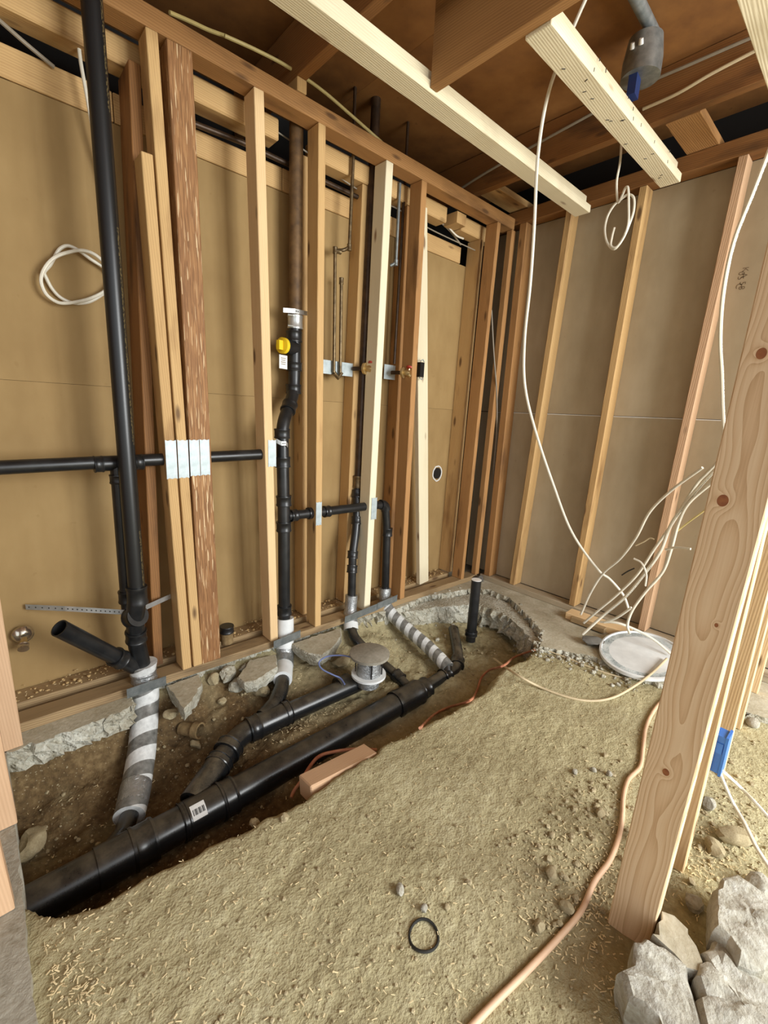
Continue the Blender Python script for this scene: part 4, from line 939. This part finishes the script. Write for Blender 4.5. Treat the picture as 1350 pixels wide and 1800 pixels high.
# round dusty lid
LC = Z(1128, 1150, .03); ld = thing('round_lid', (LC.x, LC.y, 0), 'round white dusty lid lying against the right wall', 'lid')
ea, eb = Z(1060, 1150, .03) - LC, Z(1120, 1108, .03) - LC
def disc(name, prof, mat, parent):
    v, f = [], []; n = 40
    for r_, z in prof:
        for k in range(n): t = 2 * math.pi * k / n; v.append((LC.x + .245 * r_ * math.cos(t) * .95, LC.y + .245 * r_ * math.sin(t) * .8, z + .03 + .10 * .245 * r_ * math.cos(t)))
    m_ = len(prof)
    for i in range(m_ - 1):
        for k in range(n): f.append((i * n + k, i * n + (k + 1) % n, (i + 1) * n + (k + 1) % n, (i + 1) * n + k))
    f.append(tuple(range(n))); f.append(tuple((m_ - 1) * n + k for k in range(n))); return obj(name, v, f, mat, parent, True)
disc('disc', [(.96, -.008), (.99, 0), (.93, .004), (.6, .002)], 'plaster_dust', ld); disc('rim', [(.97, -.01), (1.0, -.006), (1.0, .010), (.955, .012), (.94, .003)], 'foam_white', ld)
# wood block half buried at the trench edge
wb_ = [Z(531, 1364, -.03), Z(650, 1306, -.03)]
lumber('buried_block', V((wb_[0].x, wb_[0].y - .02, -.074)), V((wb_[1].x, wb_[1].y - .012, -.082)), .07, .085, (0, .2, 1), 'wood_pink', label='pink wood block half buried at the trench edge', cat='block', bev=.004)
rg_ = G(745, 1645, .004); tube('rubber_ring', [V((rg_.x + .036 * math.cos(t), rg_.y + .034 * math.sin(t), rg_.z + .003 * math.sin(2 * t))) for t in [k * math.pi / 16 for k in range(33)]], .0034, 'ring_black', None, 8, label='thin black rubber ring lying on the dirt', cat='ring')
cp = thing('clay_pipe', tuple(G(345, 1285)), 'broken brown clay pipe end sticking out of the trench bank', 'pipe'); c0 = G(340, 1283, .02); cdv = V((.5, -.75, .1)).normalized()
tube('barrel', [c0 - cdv * .06, c0 + cdv * .01], .028, 'clay', cp, 18, wall=.005); tube('collar', [c0 + cdv * .005, c0 + cdv * .035], .034, 'clay', cp, 18, wall=.007)

# ------------------------------------------------------------------ concrete pieces and stones
def chunk(px, z1, z0, seed, label, mat='concrete_rubble', top=None, zp=None, amp=.008, cat='concrete chunk', group=None, domed=True, batter=.02, hfac=.35):
    """broken piece: outline from its silhouette, own thickness, rough domed top"""
    zp = z1 if zp is None else zp; rnd = random.Random(seed)
    ol = jitter_outline([tuple(Z(x_, y_, zp)[:2]) for x_, y_ in px], .02, amp, seed, lambda i: True); P2 = [p for p, r_ in ol]; n = len(P2)
    cen = sum(P2, V((0, 0))) / n; lev = [(.80, z0), (.99, z0 + (zp - z0) * .5), (1.0, zp - .006), (.95, zp + .004 * domed), (.86, zp + .010 * domed), (.74, zp + .011 * domed), (.6, zp + .012 * domed), (.45, zp + .012 * domed), (.3, zp + .012 * domed), (.15, zp + .012 * domed)]
    v, f = [], []
    for li, (s_, z) in enumerate(lev):
        for k, p in enumerate(P2):
            q = cen + (p - cen) * s_; a_ = .0 if li == 2 and not domed else .010
            nz = float(fbm(np.array([q.x * 1.6 + q.y]), np.array([q.y * .6 - q.x * .5]), 20, 4)[0]) * (.035 if domed else .005) if li >= 3 else 0
            j_ = batter * .2 if li < 2 else .001; v.append((q.x + rnd.uniform(-1, 1) * j_, q.y + rnd.uniform(-1, 1) * j_, z + nz + (rnd.uniform(-1, 1) * .006 if li < 2 else 0)))
    for li in range(len(lev) - 1):
        for k in range(n): f.append((li * n + k, li * n + (k + 1) % n, (li + 1) * n + (k + 1) % n, (li + 1) * n + k))
    v.append((cen.x, cen.y, lev[-1][1])); c_i = len(v) - 1
    for k in range(n): f.append(((len(lev) - 1) * n + k, (len(lev) - 1) * n + (k + 1) % n, c_i))
    f.append(tuple(range(n))); o = obj('concrete_chunk', v, f, mat, None, True, label=label, cat=cat, group=group, angle=30)
    if top:
        o.data.materials.append(M[top])
        nf = n
        for i, p in enumerate(o.data.polygons):
            if 3 * n <= i < len(o.data.polygons) - 1: p.material_index = 1
    return o
GQ = 'broken concrete by the foreground stud'
chunk([(1090, 1711), (1105, 1696), (1119, 1653), (1131, 1650), (1148, 1658), (1173, 1667), (1195, 1682), (1202, 1697), (1213, 1722), (1217, 1757), (1231, 1788), (1238, 1830), (1170, 1835), (1150, 1792), (1125, 1778), (1100, 1755)], .045, -.06, 1, 'rough concrete lump at the foot of the big foreground stud', group=GQ)
chunk([(1150, 1650), (1164, 1602), (1180, 1605), (1209, 1630), (1234, 1690), (1230, 1700), (1205, 1701), (1192, 1680)], .055, -.05, 2, 'smooth topped triangular concrete piece against the foreground stud', group=GQ, domed=False, top='concrete_slab')
chunk([(1223, 1711), (1244, 1660), (1254, 1648), (1269, 1660), (1300, 1690), (1352, 1734), (1420, 1810), (1400, 1850), (1245, 1850), (1228, 1770)], .05, -.06, 3, 'large ridged concrete piece in the bottom right corner', group=GQ)
chunk([(1246, 1607), (1253, 1584), (1262, 1545), (1275, 1536), (1300, 1536), (1340, 1570), (1375, 1600), (1380, 1680), (1345, 1702), (1325, 1705), (1296, 1686), (1270, 1655), (1255, 1635)], .075, -.05, 4, 'whitest concrete lump at the right picture edge', group=GQ)
rock('stone', G(1218, 1592) , (.028, .022, .018), 5, 'concrete_rubble', 'small grey lump between foreground stud and white lump', group='stones in the dirt', sink=.4)
rock('stone', G(1330, 1568), (.05, .03, .03), 6, 'concrete_rubble', 'pale lump touching the whitest concrete lump', group='stones in the dirt')
# slab pieces by the wall
chunk([(512, 1132), (560, 1115), (600, 1103), (600, 1118), (585, 1138), (566, 1152), (548, 1150), (530, 1143)], .0, -.075, 11, 'half round slab fragment beside the white sleeve', mat='concrete_broken', top='concrete_slab', domed=False, amp=.004)
chunk([(292, 1205), (352, 1184), (356, 1200), (338, 1232), (322, 1246), (306, 1222)], -.005, -.075, 12, 'speckled slab fragment under the plate right of the left strap', mat='concrete_broken', top='concrete_slab', domed=False, amp=.004)
chunk([(418, 1190), (438, 1160), (486, 1150), (488, 1172), (450, 1196), (430, 1200)], -.02, -.09, 13, 'flat slab fragment under the plate left of the white sleeve', mat='concrete_broken', top='concrete_slab', domed=False, amp=.004)
GT = 'concrete lumps in the trench'
for (px, py, s, sd, lb) in ((400, 1195, (.035, .05, .04), 21, 'white cracked concrete lump below the strand post'), (420, 1210, (.05, .035, .035), 22, 'grey lump right of the white cracked one'), (376, 1200, (.03, .03, .03), 23, 'small lump under the strand post'),
                            (460, 1220, (.045, .035, .03), 24, 'grey lump left of the buried black elbow'), (600, 1168, (.05, .045, .03), 25, 'flat grey stone inside the blue wire loop'), (60, 1490, (.06, .045, .035), 26, 'grey stone at the left end of the trench'), (345, 1312, (.03, .02, .018), 27, 'small stone below the clay pipe'), (430, 1180, (.03, .025, .022), 28, 'grey lump under the flat slab fragment'), (470, 1195, (.03, .024, .02), 29, 'grey lump against the white sleeve foot'),
                            (390, 1235, (.022, .02, .016), 30, 'small crumbly lump left of the branch drain'), (300, 1260, (.03, .024, .02), 31, 'brown lump right of the left taped sleeve'), (500, 1440, (.016, .014, .012), 32, 'round grey stone on the near trench bank'), (448, 1452, (.02, .016, .014), 33, 'pale stone on the near trench bank left of the wood block')):
    q = G(px, py); rock('stone', q, s, sd, 'concrete_broken' if sd < 23 or sd in (28, 29) else 'pebble', lb, 'stone', GT, rot=sd)
GE = 'stones in the dirt'
for (px, py, s, sd, lb, rt) in ((1292, 1478, (.062, .028, .026), 31, 'long smooth brown stone right of the partition studs', -.75), (1254, 1495, (.034, .028, .02), 32, 'round half buried stone by the partition studs', .3), (968, 1540, (.021, .017, .014), 33, 'round beige stone in the dark dirt patch', .5),
                            (703, 1567, (.017, .011, .010), 34, 'pale pebble left of the rubber ring', 1.0), (745, 1600, (.012, .010, .009), 35, 'white pebble just above the rubber ring', .2), (785, 1597, (.009, .010, .007), 36, 'tan pebble right of the rubber ring', 0), (948, 1632, (.02, .014, .012), 37, 'angular stone beside the salmon hose', .4),
                            (1055, 1432, (.02, .015, .012), 38, 'round stone left of the foreground stud', .2), (970, 1470, (.012, .011, .008), 39, 'small round stone at the dark patch rim', .4), (995, 1600, (.016, .022, .014), 41, 'grey stone against the salmon hose', 0), (1244, 1418, (.03, .022, .02), 42, 'white concrete crumb behind the second partition stud', .3),
                            (1323, 1275, (.03, .026, .02), 43, 'white crumb at the right edge beside the partition', .2), (1042, 1355, (.009, .014, .009), 44, 'white crumb left of the foreground stud', .2), (1070, 1362, (.012, .012, .009), 45, 'pale crumb beside the hose bend', .6), (1010, 1358, (.015, .010, .008), 46, 'leftmost white crumb on the open dirt', .6)):
    rock('stone', G(px, py), s, sd, 'concrete_rubble' if 'white' in lb or 'pale' in lb else 'pebble', lb, 'stone', GE, rot=rt, cuts=6, sub=2, rough=.03)
rock('rubble_lump', (Z(845, 1020, .02).x + .02, Z(845, 1020, 0).y, 0), (.045, .04, .03), 60, 'stone_dark', 'dark crumbly lump behind the shower stub', 'lump', cuts=14, rough=.12)

# ------------------------------------------------------------------ uncountable crumbs and shavings
def scatter(name, n, region, mk, mat, label, cat, seed):
    rnd = random.Random(seed); v, f = [], []
    Q = [Z(*region(rnd), GZ) for _ in range(n)]; zz = ground(np.array([q.x for q in Q]), np.array([q.y for q in Q]))[0]
    for q, z in zip(Q, zz):
        if q.x > -.35 or q.x < -2.76 or q.y < -2.2 or q.y > -.04: continue
        mk(rnd, V((q.x, q.y, float(z))), v, f)
    return obj(name, v, f, mat, None, label=label, cat=cat, kind='stuff')
def sliver(rnd, c, v, f, L=(.003, .013), W=(.001, .0032)):
    l, w_ = rnd.uniform(*L), rnd.uniform(*W); an = rnd.uniform(0, 6.28); d = V((math.cos(an), math.sin(an), rnd.uniform(-.25, .35))); s = V((-d.y, d.x, 0)).normalized() * w_ / 2; u = V((0, 0, .0012)); c = c + V((0, 0, .003))
    b = len(v); v += [c - d * l / 2 - s, c - d * l / 2 + s, c + d * l / 2 + s * .6, c + d * l / 2 - s * .6, c - d * l / 2 - s + u, c - d * l / 2 + s + u, c + d * l / 2 + s * .6 + u, c + d * l / 2 - s * .6 + u]
    f += [tuple(b + i for i in t) for t in ((0, 1, 2, 3), (4, 5, 6, 7), (0, 1, 5, 4), (1, 2, 6, 5), (2, 3, 7, 6), (3, 0, 4, 7))]
def crumb(rnd, c, v, f, lo=.003, hi=.009):
    r_ = lo + (hi - lo) * rnd.random() ** 3; b = len(v); c = c + V((0, 0, r_ * .4))
    t = (1 + 5 ** .5) / 2
    for x_, y_, z_ in ((-1, t, 0), (1, t, 0), (-1, -t, 0), (1, -t, 0), (0, -1, t), (0, 1, t), (0, -1, -t), (0, 1, -t), (t, 0, -1), (t, 0, 1), (-t, 0, -1), (-t, 0, 1)):
        k = r_ / 1.9 * rnd.uniform(.7, 1.2); v.append(c + V((x_ * k, y_ * k, z_ * k * .8)))
    f += [tuple(b + i for i in q_) for q_ in ((0, 11, 5), (0, 5, 1), (0, 1, 7), (0, 7, 10), (0, 10, 11), (1, 5, 9), (5, 11, 4), (11, 10, 2), (10, 7, 6), (7, 1, 8), (3, 9, 4), (3, 4, 2), (3, 2, 6), (3, 6, 8), (3, 8, 9), (4, 9, 5), (2, 4, 11), (6, 2, 10), (8, 6, 7), (9, 8, 1))]
def everywhere(r): return r.uniform(0, 1350), 1100 + 720 * r.random() ** .8
def blob(l):
    def g(r):
        cx, cy, sx, sy = r.choice(l); return r.gauss(cx, sx), r.gauss(cy, sy)
    return g
scatter('wood_shavings', 1300, everywhere, sliver, 'chip_light', 'pale wood shavings scattered thinly over the dirt', 'shavings', 1)
scatter('wood_shavings', 1500, blob([(110, 1720, 60, 50), (980, 1520, 70, 60), (1040, 1540, 40, 60), (1240, 1520, 40, 40), (1280, 1470, 50, 60), (1000, 1600, 60, 60), (540, 1215, 40, 25), (660, 1110, 40, 25)]), sliver, 'chip_light', 'pale wood shavings gathered in drifts on the dirt', 'shavings', 2)
scatter('soil_crumbs', 900, everywhere, lambda r, c, v, f: crumb(r, c, v, f, .002, .006), 'pebble', 'small tan soil crumbs over the whole ground', 'crumbs', 3)
scatter('soil_crumbs', 900, blob([(1000, 1500, 60, 60), (1040, 1400, 40, 40), (1290, 1450, 40, 80), (500, 1180, 90, 35), (350, 1290, 60, 50), (150, 1400, 70, 70), (880, 1120, 45, 30), (730, 1100, 60, 25)]), lambda r, c, v, f: crumb(r, c, v, f, .003, .011), 'pebble', 'larger soil crumbs around the dark patch and in the trench', 'crumbs', 4)
def rim_crumbs():
    rnd = random.Random(12); v, f = [], []
    rim = [(700, 1066), (745, 1052), (790, 1044), (825, 1040), (860, 1042), (895, 1058), (928, 1090), (946, 1114), (946, 1140), (1000, 1148), (1040, 1156), (1090, 1176), (1130, 1195)]
    for _ in range(700):
        i = rnd.randrange(len(rim) - 1); t = rnd.random(); px = rim[i][0] + (rim[i + 1][0] - rim[i][0]) * t; py = rim[i][1] + (rim[i + 1][1] - rim[i][1]) * t
        q = Z(px + rnd.gauss(0, 6), py + abs(rnd.gauss(0, 14)) - 2, -.03); z = gz(q.x, q.y)
        if z > -.045 and i < 8: z = -.01
        crumb(rnd, V((q.x, q.y, z)), v, f, .004, .017)
    obj('concrete_crumbs', v, f, 'concrete_broken', None, label='grey concrete crumbs along the broken slab edge of the corner pit', cat='crumbs', kind='stuff')
rim_crumbs()
def debris(n, seed, mk, mat, label):
    rnd = random.Random(seed); v, f = [], []
    for _ in range(n):
        x_ = rnd.uniform(-2.9, -.25); y_ = rnd.uniform(.14, .232); mk(rnd, V((x_, y_, .045 + max(0, y_ - .15) * .25 * rnd.random())), v, f)
    obj('plate_debris', v, f, mat, None, label=label, cat='debris', kind='stuff')
debris(380, 5, lambda r, c, v, f: crumb(r, c, v, f, .003, .010), 'chip_tan', 'tan crumbs of debris along the foot of the tan drywall'); debris(200, 6, sliver, 'chip_light', 'pale splinters along the foot of the tan drywall')

# staples left in the second beam
def staples():
    r = [o for o in bpy.data.objects if o.name.startswith('doubled_beam') and 'shorter' in o.get('label', '')][0]; rnd = random.Random(9)
    for k in range(26):
        x_ = rnd.uniform(-1.2, -.14)
        if k % 2: obox('staple', (x_, rnd.uniform(-.97, -.905), 2.3493), (rnd.uniform(-1, 1), 1, 0), (0, 0, 1), .012, .0022, .002, 'ink', r)
        else: obox('staple', (x_, -.9825 if k % 4 else -.977, rnd.choice((2.365, 2.375, 2.40, 2.415))), (rnd.uniform(-.3, .3), 0, 1), (0, 1, 0), .012, .0022, .002, 'ink', r)
staples()
# stamp printed on the grey drywall
def stamp(txt, p, h):
    cu = bpy.data.curves.new('t', 'FONT'); cu.body = txt; cu.size = h; cu.space_character = 1.15; to = bpy.data.objects.new('t', cu); COL.objects.link(to)
    me = bpy.data.meshes.new_from_object(to.evaluated_get(bpy.context.evaluated_depsgraph_get())); vs = [V(p) + V((0, -v.co.y, -v.co.x)) for v in me.vertices]; fs = [tuple(q.vertices) for q in me.polygons]
    bpy.data.objects.remove(to, do_unlink=True); obj('stamp', vs, fs, 'ink_faint', wr)
stamp('KA 58', X(1306, 470, XR - .0008), .035); stamp('05 C', X(1299, 478, XR - .0008), .035)
